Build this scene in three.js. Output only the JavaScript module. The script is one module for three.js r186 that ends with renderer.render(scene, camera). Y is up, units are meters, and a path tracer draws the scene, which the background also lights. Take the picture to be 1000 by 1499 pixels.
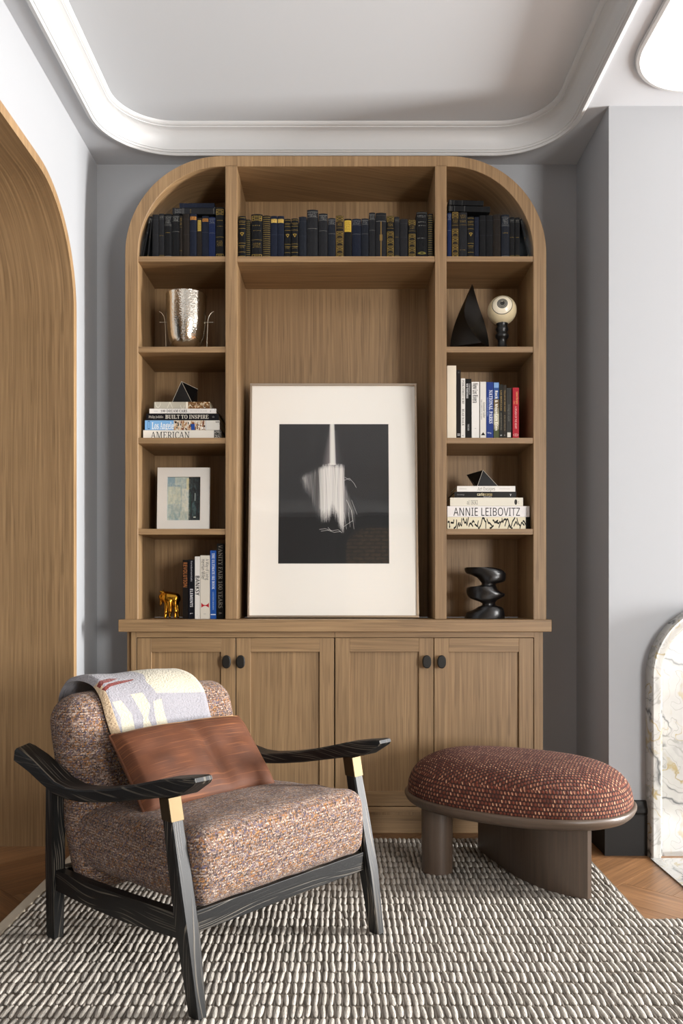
import * as THREE from 'three';
import { RoundedBoxGeometry } from 'three/addons/geometries/RoundedBoxGeometry.js';
import { ConvexGeometry } from 'three/addons/geometries/ConvexGeometry.js';
import { mergeGeometries, mergeVertices, toCreasedNormals } from 'three/addons/utils/BufferGeometryUtils.js';
import { MarchingCubes } from 'three/addons/objects/MarchingCubes.js';
import { RectAreaLightUniformsLib } from 'three/addons/lights/RectAreaLightUniformsLib.js';

/* ---------------- camera, sky, daylight, exposure ---------------- */
const F = 1207, VX = 500, VY = 868, CAMH = 1.05;          // focal length and vanishing point in photo pixels, eye height
const scene = new THREE.Scene();
const camera = new THREE.PerspectiveCamera(2 * Math.atan(749.5 / F) * 180 / Math.PI, 1000 / 1499, 0.05, 60);
camera.position.set(0, CAMH, 0);
camera.lookAt(0, CAMH, -1);
camera.setViewOffset(1000, 1499, 0, 749.5 - VY, 1000, 1499);   // shifted lens: verticals stay vertical
camera.updateProjectionMatrix();
const renderer = new THREE.WebGLRenderer({ antialias: true });
renderer.toneMapping = THREE.LinearToneMapping;
renderer.toneMappingExposure = 1.4;
renderer.shadowMap.enabled = true;
scene.background = new THREE.Color(0.85, 0.93, 1.0);
RectAreaLightUniformsLib.init();
const RIGHTX = 7.5, FRONTD = -1.5, FARD = -3.8, RETX = 1.75;  // right wall plane (x); walls behind the camera (depth, negative = behind)
const SILL = 0.45, HEAD = 2.5;
const WINDOWS = [                                         // daylight openings: in the right wall between depths a..b, or in the far front wall between x a..b
  { wall: 'right', a: 1.6, b: 2.95, power: 150 },
  { wall: 'front', a: 3.3, b: 5.1, power: 29 },
];
for (const w of WINDOWS) {
  const l = new THREE.RectAreaLight(new THREE.Color(1.0, 0.985, 0.965), w.power, w.b - w.a - 0.12, HEAD - SILL - 0.12), m = (w.a + w.b) / 2, y = (SILL + HEAD) / 2;
  if (w.wall === 'right') { l.position.set(RIGHTX - 0.015, y, -m); l.lookAt(-9, y, -m); } else { l.position.set(m, y, -FARD - 0.015); l.lookAt(m, y, -9); }
  scene.add(l);
}

/* ---------------- helpers ---------------- */
let seed = 7;
const rnd = () => { seed = (seed * 1664525 + 1013904223) >>> 0; return seed / 4294967296; };
const rr = (a, b) => a + (b - a) * rnd();
const clamp = (v, a, b) => Math.max(a, Math.min(b, v));
const lerp = (a, b, t) => a + (b - a) * t;
const smooth = (a, b, v) => { const t = clamp((v - a) / (b - a), 0, 1); return t * t * (3 - 2 * t); };
const X = (px, d) => (px - VX) / F * d;
const Y = (py, d) => CAMH - (py - VY) / F * d;
const V3 = (x, y, z) => new THREE.Vector3(x, y, z);

const taken = {};
function numbered(n) { const k = taken[n] = (taken[n] ?? -1) + 1; return k ? n + '_' + String(k).padStart(3, '0') : n; }
function shade(m) { m.castShadow = m.receiveShadow = true; return m; }
function thing(name, label, category, pos = [0, 0, 0], turn = 0, group) {
  const o = new THREE.Group(); o.name = numbered(name); o.position.set(...pos); o.rotation.y = turn;
  o.userData = { label, category }; if (group) o.userData.group = group;
  scene.add(o); return o;
}
function part(name, geo, mat, parent, label) {            // geometry in the parent's own frame
  const m = shade(new THREE.Mesh(geo, mat)); m.name = name; if (label) m.userData.label = label;
  parent.add(m); return m;
}
function wpart(name, geo, mat, parent, label) {           // geometry in world coordinates
  let p = parent, o = V3(0, 0, 0); while (p && p !== scene) { o.add(p.position); p = p.parent; }
  return part(name, geo.translate(-o.x, -o.y, -o.z), mat, parent, label);
}
function struct(name, geo, mat, label, category) {
  const m = shade(new THREE.Mesh(geo, mat)); m.name = name;
  m.userData = { kind: 'structure', label, category }; scene.add(m); return m;
}
/* uv in metres, each triangle laid flat along its main axis; grain = axis along which v runs */
function uvm(geo, grain = 'y', ou = 0, ov = 0, s = 1) {
  const g = geo.index ? geo.toNonIndexed() : geo; const p = g.attributes.position, uv = new Float32Array(p.count * 2);
  const a = V3(), b = V3(), c = V3(), n = V3(); const gi = { x: 0, y: 1, z: 2 }[grain];
  for (let i = 0; i < p.count; i += 3) {
    a.fromBufferAttribute(p, i); b.fromBufferAttribute(p, i + 1); c.fromBufferAttribute(p, i + 2);
    n.copy(b).sub(a).cross(c.clone().sub(a));
    const m = [Math.abs(n.x), Math.abs(n.y), Math.abs(n.z)]; const ax = m[0] >= m[1] && m[0] >= m[2] ? 0 : m[1] >= m[2] ? 1 : 2;
    let vi = gi, ui; if (ax === gi) { vi = ax === 1 ? 2 : 1; } ui = 3 - ax - vi;
    [a, b, c].forEach((q, k) => { const e = [q.x, q.y, q.z]; uv[(i + k) * 2] = (e[ui] + ou) * s; uv[(i + k) * 2 + 1] = (e[vi] + ov) * s; });
  }
  g.setAttribute('uv', new THREE.BufferAttribute(uv, 2)); return g;
}
/* box in world coordinates from depth d0 (near) to d1 (far) */
function wbox(x0, x1, y0, y1, d0, d1, r = 0.0015, grain = 'y') {
  const w = x1 - x0, h = y1 - y0, d = d1 - d0;
  const g = r ? new RoundedBoxGeometry(w, h, d, 1, Math.min(r, w / 2.1, h / 2.1, d / 2.1)) : new THREE.BoxGeometry(w, h, d);
  g.translate((x0 + x1) / 2, (y0 + y1) / 2, -(d0 + d1) / 2);
  return uvm(g, grain, rnd(), rnd());
}
function softBox(w, h, d, r, n, fn) {                     // rounded, subdivided block; fn bends its vertices
  let g = new THREE.BoxGeometry(1, 1, 1, n, n, n); const p = g.attributes.position;
  const hs = [w / 2, h / 2, d / 2];
  for (let i = 0; i < p.count; i++) {
    const q = [p.getX(i), p.getY(i), p.getZ(i)].map((v, k) => v * 2 * hs[k]);
    const c = q.map((v, k) => clamp(v, -(hs[k] - r), hs[k] - r)); const e = V3(q[0] - c[0], q[1] - c[1], q[2] - c[2]).normalize().multiplyScalar(r);
    const o = V3(c[0] + e.x, c[1] + e.y, c[2] + e.z); if (fn) fn(o); p.setXYZ(i, o.x, o.y, o.z);
  }
  g.deleteAttribute('uv'); g.deleteAttribute('normal'); g = mergeVertices(g, 1e-6); g.computeVertexNormals(); return g;
}
/* skin rings of points into a closed or open tube */
function loft(rings, caps = true, crease = 0.7) {
  const n = rings[0].length, pos = [], idx = [];
  for (const r of rings) for (const v of r) pos.push(v.x, v.y, v.z);
  for (let i = 0; i < rings.length - 1; i++) for (let k = 0; k < n; k++) {
    const a = i * n + k, b = i * n + (k + 1) % n; idx.push(a, b, a + n, b, b + n, a + n);
  }
  if (caps) for (const i of [0, rings.length - 1]) {
    const c = rings[i].reduce((s, v) => s.add(v), V3()).multiplyScalar(1 / n); pos.push(c.x, c.y, c.z); const ci = pos.length / 3 - 1;
    for (let k = 0; k < n; k++) { const a = i * n + k, b = i * n + (k + 1) % n; i ? idx.push(a, b, ci) : idx.push(b, a, ci); }
  }
  let g = new THREE.BufferGeometry(); g.setAttribute('position', new THREE.Float32BufferAttribute(pos, 3)); g.setIndex(idx);
  return crease === null ? (g.computeVertexNormals(), g) : toCreasedNormals(g, crease);
}
/* sweep an open profile [(inward, up)] round a closed plan path of {x,z,nx,nz} */
function sweepPlan(path, profile, closed = true) {
  const n = profile.length, pos = [], idx = [];
  for (const q of path) for (const [o, y] of profile) pos.push(q.x + q.nx * o, y, q.z + q.nz * o);
  const m = path.length; for (let i = 0; i < (closed ? m : m - 1); i++) for (let k = 0; k < n - 1; k++) {
    const a = i * n + k, b = ((i + 1) % m) * n + k; idx.push(a, b, a + 1, b, b + 1, a + 1);
  }
  const g = new THREE.BufferGeometry(); g.setAttribute('position', new THREE.Float32BufferAttribute(pos, 3)); g.setIndex(idx);
  return toCreasedNormals(g, 0.6);
}
function roundRectPath(x0, x1, z0, z1, r, seg = 20) {     // z0<z1, points with inward normals
  const out = []; const cs = [[x1 - r, z0 + r, -90], [x1 - r, z1 - r, 0], [x0 + r, z1 - r, 90], [x0 + r, z0 + r, 180]];
  for (const [cx, cz, a0] of cs) for (let i = 0; i <= seg; i++) {
    const a = (a0 + 90 * i / seg) * Math.PI / 180, c = Math.cos(a), s = Math.sin(a); out.push({ x: cx + r * c, z: cz + r * s, nx: -c, nz: -s });
  } return out;
}
const tube = (pts, r, seg = 24, rad = 8) => new THREE.TubeGeometry(new THREE.CatmullRomCurve3(pts), seg, r, rad);

/* ---------------- procedural textures ---------------- */
const N1 = 256, lat = new Float32Array(N1 * N1); for (let i = 0; i < lat.length; i++) lat[i] = rnd();
function vn(x, y, px, py) {                               // tiling value noise with periods px, py
  const xi = Math.floor(x), yi = Math.floor(y), fx = x - xi, fy = y - yi, u = fx * fx * (3 - 2 * fx), v = fy * fy * (3 - 2 * fy);
  const m = (a, b) => ((a % b) + b) % b, g = (a, b) => lat[(m(b, py) % N1) * N1 + (m(a, px) % N1)];
  return lerp(lerp(g(xi, yi), g(xi + 1, yi), u), lerp(g(xi, yi + 1), g(xi + 1, yi + 1), u), v);
}
function fbm(x, y, p, q, o = 4) { let s = 0, a = 0.5, t = 0; for (let i = 0; i < o; i++) { s += a * vn(x, y, p, q); t += a; x *= 2; y *= 2; p *= 2; q *= 2; a *= 0.5; } return s / t; }
function dataTex(w, h, fn, srgb = true) {
  const d = new Uint8Array(w * h * 4);
  for (let j = 0; j < h; j++) for (let i = 0; i < w; i++) { const c = fn(i / w, j / h, i, j), k = (j * w + i) * 4; d[k] = clamp(c[0], 0, 255); d[k + 1] = clamp(c[1], 0, 255); d[k + 2] = clamp(c[2], 0, 255); d[k + 3] = 255; }
  const t = new THREE.DataTexture(d, w, h, THREE.RGBAFormat); t.wrapS = t.wrapT = THREE.RepeatWrapping; t.magFilter = THREE.LinearFilter; t.minFilter = THREE.LinearMipmapLinearFilter; t.generateMipmaps = true;
  if (srgb) t.colorSpace = THREE.SRGBColorSpace; t.needsUpdate = true; return t;
}
const mix3 = (a, b, t) => [lerp(a[0], b[0], t), lerp(a[1], b[1], t), lerp(a[2], b[2], t)];
const grey = v => [v, v, v];
/* straight-grained wood: u across, v along; 1 m square */
function woodTex(dark, light, streak, W = 1024) {
  const n = (u, v) => {
    const w = (vn(u * 6, v * 2, 6, 2) - 0.5) * 0.012; u += w;
    const a = vn(u * 40, v * 2, 40, 2), b = vn(u * 150, v * 3, 150, 3), c = vn(u * 250, v * 9, 250, 9), big = fbm(u * 5, v * 2, 5, 2, 3);
    const pore = smooth(0.66, 0.9, vn(u * 250 + 5, v * 7, 250, 7)) * 0.5;
    return [0.22 * a + 0.36 * b + 0.32 * c + 0.3 * big - 0.1, pore];
  };
  return [dataTex(W, W, (u, v) => { const [t, p] = n(u, v); return mix3(mix3(dark, light, clamp(t, 0, 1)), streak, p * 0.6); }),
    dataTex(512, 512, (u, v) => { const [t, p] = n(u, v); return grey(150 + 60 * t - 90 * p); }, false)];
}
const [oakMap, oakBump] = woodTex([119, 93, 63], [169, 138, 99], [98, 75, 49]);
const [floorMap, floorBump] = woodTex([106, 74, 46], [160, 117, 78], [84, 58, 36]);
const M = {};
const std = (o) => new THREE.MeshStandardMaterial(o), phy = (o) => new THREE.MeshPhysicalMaterial(o);
M.oak = std({ map: oakMap, bumpMap: oakBump, bumpScale: 0.0003, roughness: 0.52 });
M.floorA = std({ map: floorMap, bumpMap: floorBump, bumpScale: 0.0003, roughness: 0.42 });
M.floorB = std({ map: floorMap, bumpMap: floorBump, bumpScale: 0.0003, roughness: 0.42, color: 0xe2d9d0 });
const paintTex = dataTex(256, 256, (u, v) => grey(128 + 40 * (fbm(u * 40, v * 40, 40, 40, 3) - 0.5)), false);
M.wall = std({ color: 0x9b9da0, roughness: 0.75, bumpMap: paintTex, bumpScale: 0.0002 });
M.ceiling = std({ color: 0xbabdc1, roughness: 0.8, bumpMap: paintTex, bumpScale: 0.0002 });
M.tray = std({ color: 0xc8ccd0, roughness: 0.8, bumpMap: paintTex, bumpScale: 0.0002 });
M.darkWall = std({ color: 0x4b4640, roughness: 0.7 });
M.moulding = std({ color: 0xc8c9c9, roughness: 0.4 });
M.skirting = phy({ color: 0x1f1e1d, roughness: 0.55, specularIntensity: 0.5 });
M.pageCream = std({ color: 0xd9cfb8, roughness: 0.9 });
M.black = std({ color: 0x0c0c0d, roughness: 0.35 });
M.blackMetal = std({ color: 0x17140f, roughness: 0.5, metalness: 0.3 });
/* limed black oak for the armchair: light lines run along v */
const limed = (() => {
  const val = (u, v) => { const w = (fbm(u * 3, v * 2, 3, 2, 2) - 0.5) * 0.09; const a = vn((u + w) * 250, v * 3, 250, 3), b = vn((u + w) * 190 + 7, v * 6, 190, 6); return smooth(0.58, 0.74, 0.6 * a + 0.4 * b) * (0.35 + 0.65 * fbm(u * 7 + 3, v * 5, 7, 5, 2)); };
  return [dataTex(1024, 1024, (u, v) => mix3([7, 7, 7], [112, 104, 92], val(u, v))), dataTex(512, 512, (u, v) => grey(190 - 150 * val(u, v)), false)];
})();
M.limed = phy({ specularIntensity: 0.6, map: limed[0], bumpMap: limed[1], bumpScale: 0.0006, roughness: 0.46 });
M.brass = std({ color: 0x4c4130, metalness: 1, roughness: 0.45 });
/* tweed: yarn rows with flecks; 0.22 m square */
const tweed = (() => {
  const cols = [[186, 170, 166], [150, 134, 134], [206, 196, 190], [166, 122, 84], [118, 112, 138], [196, 150, 96], [92, 78, 74], [172, 154, 148], [142, 118, 104], [214, 206, 200]];
  const R = 60, C = 110; const pick = new Uint8Array(R * C); for (let i = 0; i < pick.length; i++) { pick[i] = Math.floor(rnd() * cols.length); if (i && rnd() < 0.35) pick[i] = pick[i - 1]; }
  const hf = (u, v) => { const w = (vn(u * 60, v * 60, 60, 60) - 0.5) * 0.012; const y = ((v + w) * R), x = (u + w) * C + (Math.floor(y) % 2) * 0.5; return [x, y]; };
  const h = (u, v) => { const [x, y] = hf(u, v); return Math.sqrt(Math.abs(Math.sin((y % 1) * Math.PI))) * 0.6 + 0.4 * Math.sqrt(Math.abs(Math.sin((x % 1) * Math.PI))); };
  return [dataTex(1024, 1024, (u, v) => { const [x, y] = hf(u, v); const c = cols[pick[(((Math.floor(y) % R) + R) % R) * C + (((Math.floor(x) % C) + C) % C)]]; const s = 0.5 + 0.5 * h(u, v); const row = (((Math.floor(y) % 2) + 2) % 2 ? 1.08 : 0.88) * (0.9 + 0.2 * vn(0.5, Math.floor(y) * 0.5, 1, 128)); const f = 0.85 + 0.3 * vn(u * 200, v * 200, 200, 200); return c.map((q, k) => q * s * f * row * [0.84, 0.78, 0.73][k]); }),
    dataTex(1024, 1024, (u, v) => grey(255 * clamp(h(u, v) * (0.7 + 0.5 * vn(u * 90, v * 90, 90, 90)), 0, 1)), false)];
})();
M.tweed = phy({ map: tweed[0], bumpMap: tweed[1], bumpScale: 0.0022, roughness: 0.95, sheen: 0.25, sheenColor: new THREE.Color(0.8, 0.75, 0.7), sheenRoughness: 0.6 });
/* rust boucle for the footstool: little loops in rows, beige flecks; 0.16 m square */
const rust = (() => {
  const R = 12, C = 14; const fl = new Float32Array(R * C), tn = new Float32Array(R * C); for (let i = 0; i < fl.length; i++) { fl[i] = rnd() < 0.5 ? rr(0.3, 1) : 0; tn[i] = rnd(); }
  const cell = (u, v) => { const y = v * R, j = Math.floor(y) % R; const x = u * C + (j % 2) * 0.5, i = ((Math.floor(x) % C) + C) % C; const fx = (x % 1) - 0.5, fy = (y % 1) - 0.5; return [j * C + i, fx, fy]; };
  const h = (fx, fy) => clamp(1 - (fx * fx * 3.4 + fy * fy * 3.8), 0, 1);
  return [dataTex(1024, 1024, (u, v) => { const [k, fx, fy] = cell(u, v); const hh = h(fx, fy); const n = vn(u * 260, v * 260, 260, 260); const base = mix3([48, 20, 11], [116, 54, 33], hh * (0.6 + 0.4 * tn[k])); const f = fl[k] * smooth(0.2, 0.08, Math.abs(fx + 0.1 + 0.15 * fy)) * smooth(0.42, 0.25, Math.abs(fy)); return mix3(base, [226, 186, 150], f * 0.85).map(q => q * (0.8 + 0.4 * n)); }),
    dataTex(1024, 1024, (u, v) => { const [k, fx, fy] = cell(u, v); return grey(255 * Math.sqrt(h(fx, fy)) * (0.75 + 0.25 * vn(u * 120, v * 120, 120, 120))); }, false)];
})();
M.rust = phy({ map: rust[0], bumpMap: rust[1], bumpScale: 0.004, roughness: 0.95 });
/* velvet: slubbed rust brown; 0.4 m square */
const velvet = (() => {
  const s = (u, v) => smooth(0.74, 0.95, vn(u * 3, v * 120, 3, 120)) * 0.7 + smooth(0.72, 0.95, vn(u * 5 + 4, v * 200, 5, 200)) * 0.6;
  return [dataTex(512, 512, (u, v) => mix3(mix3([66, 33, 12], [98, 52, 21], fbm(u * 6, v * 8, 6, 8, 4)), [156, 98, 58], s(u, v) * 0.45)), dataTex(512, 512, (u, v) => grey(110 + 120 * s(u, v)), false)];
})();
M.velvet = phy({ map: velvet[0], bumpMap: velvet[1], bumpScale: 0.0006, roughness: 0.75, sheen: 1, sheenColor: new THREE.Color(0.6, 0.33, 0.14), sheenRoughness: 0.35 });
/* taupe stained wood for the footstool */
const [taupeMap, taupeBump] = woodTex([62, 49, 39], [88, 72, 59], [50, 39, 31], 512);
M.taupe = std({ map: taupeMap, bumpMap: taupeBump, bumpScale: 0.0002, roughness: 0.42 });
/* marble: white with warped grey and ochre veins; 1 m square */
const marbleTex = dataTex(1024, 1024, (u, v) => {
  const wx = fbm(u * 4, v * 4, 4, 4, 5) - 0.5, wy = fbm(u * 4 + 9, v * 4 + 5, 4, 4, 5) - 0.5;
  const x = u + wx * 0.34, y = v + wy * 0.34;
  const r1 = Math.abs(vn(x * 6 + y * 3, y * 6, 6, 6) - 0.5), r2 = Math.abs(vn(x * 11 + 3, y * 9 + x * 4 + 7, 11, 9) - 0.5), r3 = Math.abs(vn(x * 20, y * 17 + 3, 20, 17) - 0.5);
  const m = smooth(0.38, 0.62, fbm(u * 5 + 2, v * 5, 5, 5, 3));
  let c = mix3([176, 174, 168], [150, 149, 145], fbm(u * 7, v * 7, 7, 7, 4));
  c = mix3(c, [104, 105, 104], smooth(0.11, 0.0, r1) * (0.25 + 0.75 * m) * 0.8);
  c = mix3(c, [74, 76, 75], smooth(0.035, 0.0, r1) * m * 0.85);
  c = mix3(c, [140, 120, 72], smooth(0.07, 0.0, r2) * (1 - m) * 0.75);
  c = mix3(c, [110, 109, 104], smooth(0.05, 0.0, r3) * 0.5); return c;
});
M.marble = phy({ map: marbleTex, roughness: 0.22, clearcoat: 0.3, clearcoatRoughness: 0.15 });

/* ---------------- the room ---------------- */
const WL = -1.117, WB = 3.767, NX = 1.074, BR = 3.313, CEIL = 3.007, TRAY = CEIL + 0.1;
const WT = 0.25;
/* left wall with its arched passage: shape in (z, y), extruded towards -x */
const ARCH = { d0: 1.55, d1: 3.44, top: 2.64, r: 0.42 };
function archPts(inset = 0, seg = 16) {                   // from far foot up and over to near foot, in (z, y)
  const r = ARCH.r - inset, za = -(ARCH.d1 - inset), zb = -(ARCH.d0 + inset), t = ARCH.top - inset, p = [[za, 0]];
  for (let i = 0; i <= seg; i++) { const a = Math.PI - i / seg * Math.PI / 2; p.push([za + r + Math.cos(a) * r, t - r + Math.sin(a) * r]); }
  for (let i = 0; i <= seg; i++) { const a = Math.PI / 2 - i / seg * Math.PI / 2; p.push([zb - r + Math.cos(a) * r, t - r + Math.sin(a) * r]); }
  p.push([zb, 0]); return p;
}
{
  const s = new THREE.Shape(); s.moveTo(-WB - WT, -0.02); s.lineTo(-WB - WT, TRAY + 0.1); s.lineTo(-FRONTD + WT, TRAY + 0.1); s.lineTo(-FRONTD + WT, -0.02);
  const a = archPts(0); s.lineTo(a[a.length - 1][0], -0.02); for (let i = a.length - 1; i >= 0; i--) s.lineTo(a[i][0], Math.max(a[i][1], -0.02)); s.lineTo(a[0][0], -0.02);
  const g = new THREE.ExtrudeGeometry(s, { depth: 0.6, bevelEnabled: false }); g.rotateY(-Math.PI / 2);   // (z, y, e) -> x = -e
  g.translate(WL, 0, 0);
  // rotateY(-90): shape x -> +z, extrude -> -x
  struct('wall_left', uvm(g), M.wall, 'pale grey painted wall with a wide arched opening', 'wall');
}
function archBand(i0, i1, x0, x1) {                       // solid band following the arch between insets i0 and i1, x0 > x1
  const A = archPts(i0), B = archPts(i1), rings = A.map((p, k) => [V3(x0, p[1], p[0]), V3(x0, B[k][1], B[k][0]), V3(x1, B[k][1], B[k][0]), V3(x1, p[1], p[0])]);
  const g = loft(rings, true, 0.5), pos = g.attributes.position, uv = []; for (let i = 0; i < pos.count; i++) uv.push(pos.getX(i) * 1.0 + (Math.abs(g.attributes.normal.getX(i)) > 0.6 ? pos.getZ(i) : 0), pos.getY(i) + pos.getZ(i) * 0.3);
  g.setAttribute('uv', new THREE.Float32BufferAttribute(uv, 2)); return g;
}
{
  const al = struct('trim_1', archBand(-0.004, 0.0258, WL - 0.03, WL - 0.62), M.oak, 'oak panelling lining the arched opening in the left wall', 'arch lining');
  struct('trim_2', archBand(-0.012, 0.026, WL + 0.008, WL - 0.03), M.oak, 'thin oak edge trim around the arched opening', 'trim');
}
struct('wall_hallway', wbox(-3.2, -3.0, -0.02, TRAY, -1.2, 5, 0), M.wall, 'wall of the hallway beyond the arch', 'wall');
struct('wall_hallway_far', wbox(-3.0, WL - 0.6, -0.02, TRAY, 4.8, 5, 0), M.wall, 'far end wall of the hallway beyond the arch', 'wall');
struct('wall_hallway_near', wbox(-3.0, WL - 0.6, -0.02, TRAY, -1.2, -1.0, 0), M.wall, 'near end wall of the hallway beyond the arch', 'wall');
struct('ceiling_hallway', wbox(-3.2, WL - 0.6, 2.75, 2.85, -1.2, 5, 0), M.ceiling, 'ceiling of the hallway beyond the arch', 'ceiling');
/* back wall, cut out for the built-in bookcase (recessed 12 cm) */
const BC = { l: -0.932, r: 0.882, d: 3.55, dBack: 3.90, top: Y(228, 3.55), rad: 0.42 };
{
  const s = new THREE.Shape(); s.moveTo(WL - 0.1, -0.02); s.lineTo(NX + 0.1, -0.02); s.lineTo(NX + 0.1, TRAY + 0.1); s.lineTo(WL - 0.1, TRAY + 0.1);
  const h = new THREE.Path(); const q = 0.015; h.moveTo(BC.l + q, 0.1); h.lineTo(BC.r - q, 0.1); h.lineTo(BC.r - q, BC.top - BC.rad); h.absarc(BC.r - BC.rad, BC.top - BC.rad, BC.rad - q, 0, Math.PI / 2); h.lineTo(BC.l + BC.rad, BC.top - q); h.absarc(BC.l + BC.rad, BC.top - BC.rad, BC.rad - q, Math.PI / 2, Math.PI); h.lineTo(BC.l + q, 0.1);
  s.holes.push(h); const g = new THREE.ExtrudeGeometry(s, { depth: 0.2, bevelEnabled: false, curveSegments: 20 }); g.translate(0, 0, -WB - 0.2);
  struct('wall_back', uvm(g), M.wall, 'pale grey painted wall behind the bookcase', 'wall');
}
struct('wall_right_niche', wbox(NX, NX + 1.75, -0.02, CEIL + 0.12, BR, WB + 0.2, 0.001), M.wall, 'pale grey chimney breast standing forward of the back wall', 'wall');
struct('wall_alcove', wbox(NX + 1.7, RIGHTX + 0.2, -0.02, TRAY + 0.1, WB, WB + 0.2, 0), M.wall, 'wall of the alcove beyond the chimney breast', 'wall');
/* right wall and far front wall with their window openings */
M.glass = phy({ color: 0xffffff, transmission: 1, roughness: 0.02, thickness: 0, ior: 1.5 });
{
  const wall = (name, x0, x1, wins, turn, tx, tz, label) => {   // shape in (run, y); thickness outwards
    const s = new THREE.Shape(); s.moveTo(x0, -0.02); s.lineTo(x1, -0.02); s.lineTo(x1, TRAY + 0.1); s.lineTo(x0, TRAY + 0.1);
    for (const [a, b] of wins) { const h = new THREE.Path(); h.moveTo(a, SILL); h.lineTo(b, SILL); h.lineTo(b, HEAD); h.lineTo(a, HEAD); s.holes.push(h); }
    const g = new THREE.ExtrudeGeometry(s, { depth: 0.25, bevelEnabled: false }); g.rotateY(turn); g.translate(tx, 0, tz); struct(name, uvm(g), M.darkWall, label, 'wall');
  };
  wall('wall_right', -WB - 0.2, -FARD + 0.2, WINDOWS.filter(w => w.wall === 'right').map(w => [-w.b, -w.a]), -Math.PI / 2, RIGHTX + 0.25, 0, 'dark taupe wall with a tall window, far right of the fireplace');
  wall('wall_far_front', RETX - 0.25, RIGHTX + 0.25, WINDOWS.filter(w => w.wall === 'front').map(w => [w.a, w.b]), 0, 0, -FARD, 'dark taupe end wall with a tall window behind the camera');
}
WINDOWS.forEach((w, k) => {
  const g = new THREE.Group(), m = (w.a + w.b) / 2, R = w.wall === 'right'; g.name = 'window_' + (k + 1); g.userData = { kind: 'structure', label: R ? 'tall white framed window in the right wall' : 'tall white framed window in the end wall behind the camera', category: 'window' };
  g.position.set(R ? RIGHTX + 0.11 : m, SILL, R ? -m : -FARD + 0.11); g.rotation.y = R ? Math.PI / 2 : 0; scene.add(g);
  const W = w.b - w.a, H = HEAD - SILL, bb = (cx, cy, a, b, t) => new THREE.BoxGeometry(a, b, t).translate(cx, cy, 0);
  part('window_frame', mergeGeometries([bb(0, 0.03, W, 0.06, 0.06), bb(0, H - 0.03, W, 0.06, 0.06), bb(-W / 2 + 0.03, H / 2, 0.06, H, 0.06), bb(W / 2 - 0.03, H / 2, 0.06, H, 0.06)]), M.moulding, g);
  part('glazing_bar', bb(0, H / 2, 0.03, H, 0.04), M.moulding, g); part('glazing_bar', bb(0, H * 0.55, W, 0.04, 0.04), M.moulding, g);
  part('window_pane', new THREE.PlaneGeometry(W - 0.1, H - 0.1).translate(0, H / 2, 0), M.glass, g);
});
/* walls behind the camera */
struct('wall_front', wbox(WL - 0.2, RETX, -0.02, TRAY + 0.1, FRONTD - 0.25, FRONTD, 0), M.darkWall, 'dark taupe wall behind the camera', 'wall');
struct('wall_return', wbox(RETX - 0.25, RETX, -0.02, TRAY + 0.1, FARD, FRONTD - 0.25, 0), M.darkWall, 'dark taupe side wall of the deeper half of the room', 'wall');
/* floor: slab plus herringbone planks */
const floor = struct('floor', wbox(-3.2, RIGHTX + 0.25, -0.12, -0.012, FARD - 0.25, 5, 0, 'x'), M.floorB, 'oak herringbone parquet floor', 'floor');
{
  const W = 0.18, n = 5, ox = 1.02, od = 2.985, mats = [M.floorA, M.floorB], geos = [];
  for (let k = 0; k < 4; k++) { const g = new THREE.BoxGeometry(W - 0.0016, 0.012, n * W - 0.0016); const q = uvm(g, 'z', k * 0.37 + 0.11, k * 0.29); geos.push(q); }
  const place = (p0, q0, horiz) => {                      // tile coordinates, unit W; p runs right and nearer, q right and farther
    const pc = (p0 + (horiz ? n / 2 : 0.5) + 1) * W, qc = (q0 + (horiz ? 0.5 : n / 2)) * W;
    const x = ox + (pc + qc) * Math.SQRT1_2, d = od + (-pc + qc) * Math.SQRT1_2;
    if (x < -2.0 || x > 3.0 || d < 0.9 || d > 3.95) return;
    const m = new THREE.Mesh(geos[Math.floor(rnd() * 4)], mats[Math.floor(rnd() * mats.length)]); shade(m); m.name = 'plank'; m.position.set(x, -0.006 - rnd() * 0.0004, -d); m.rotation.y = horiz ? Math.PI / 4 : -Math.PI / 4; floor.add(m);
  };
  for (let k = -40; k <= 40; k++) for (let m = -5; m <= 5; m++) { place(k + 2 * n * m, k, true); place(k + 2 * n * m, k + 1, false); }
}
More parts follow.
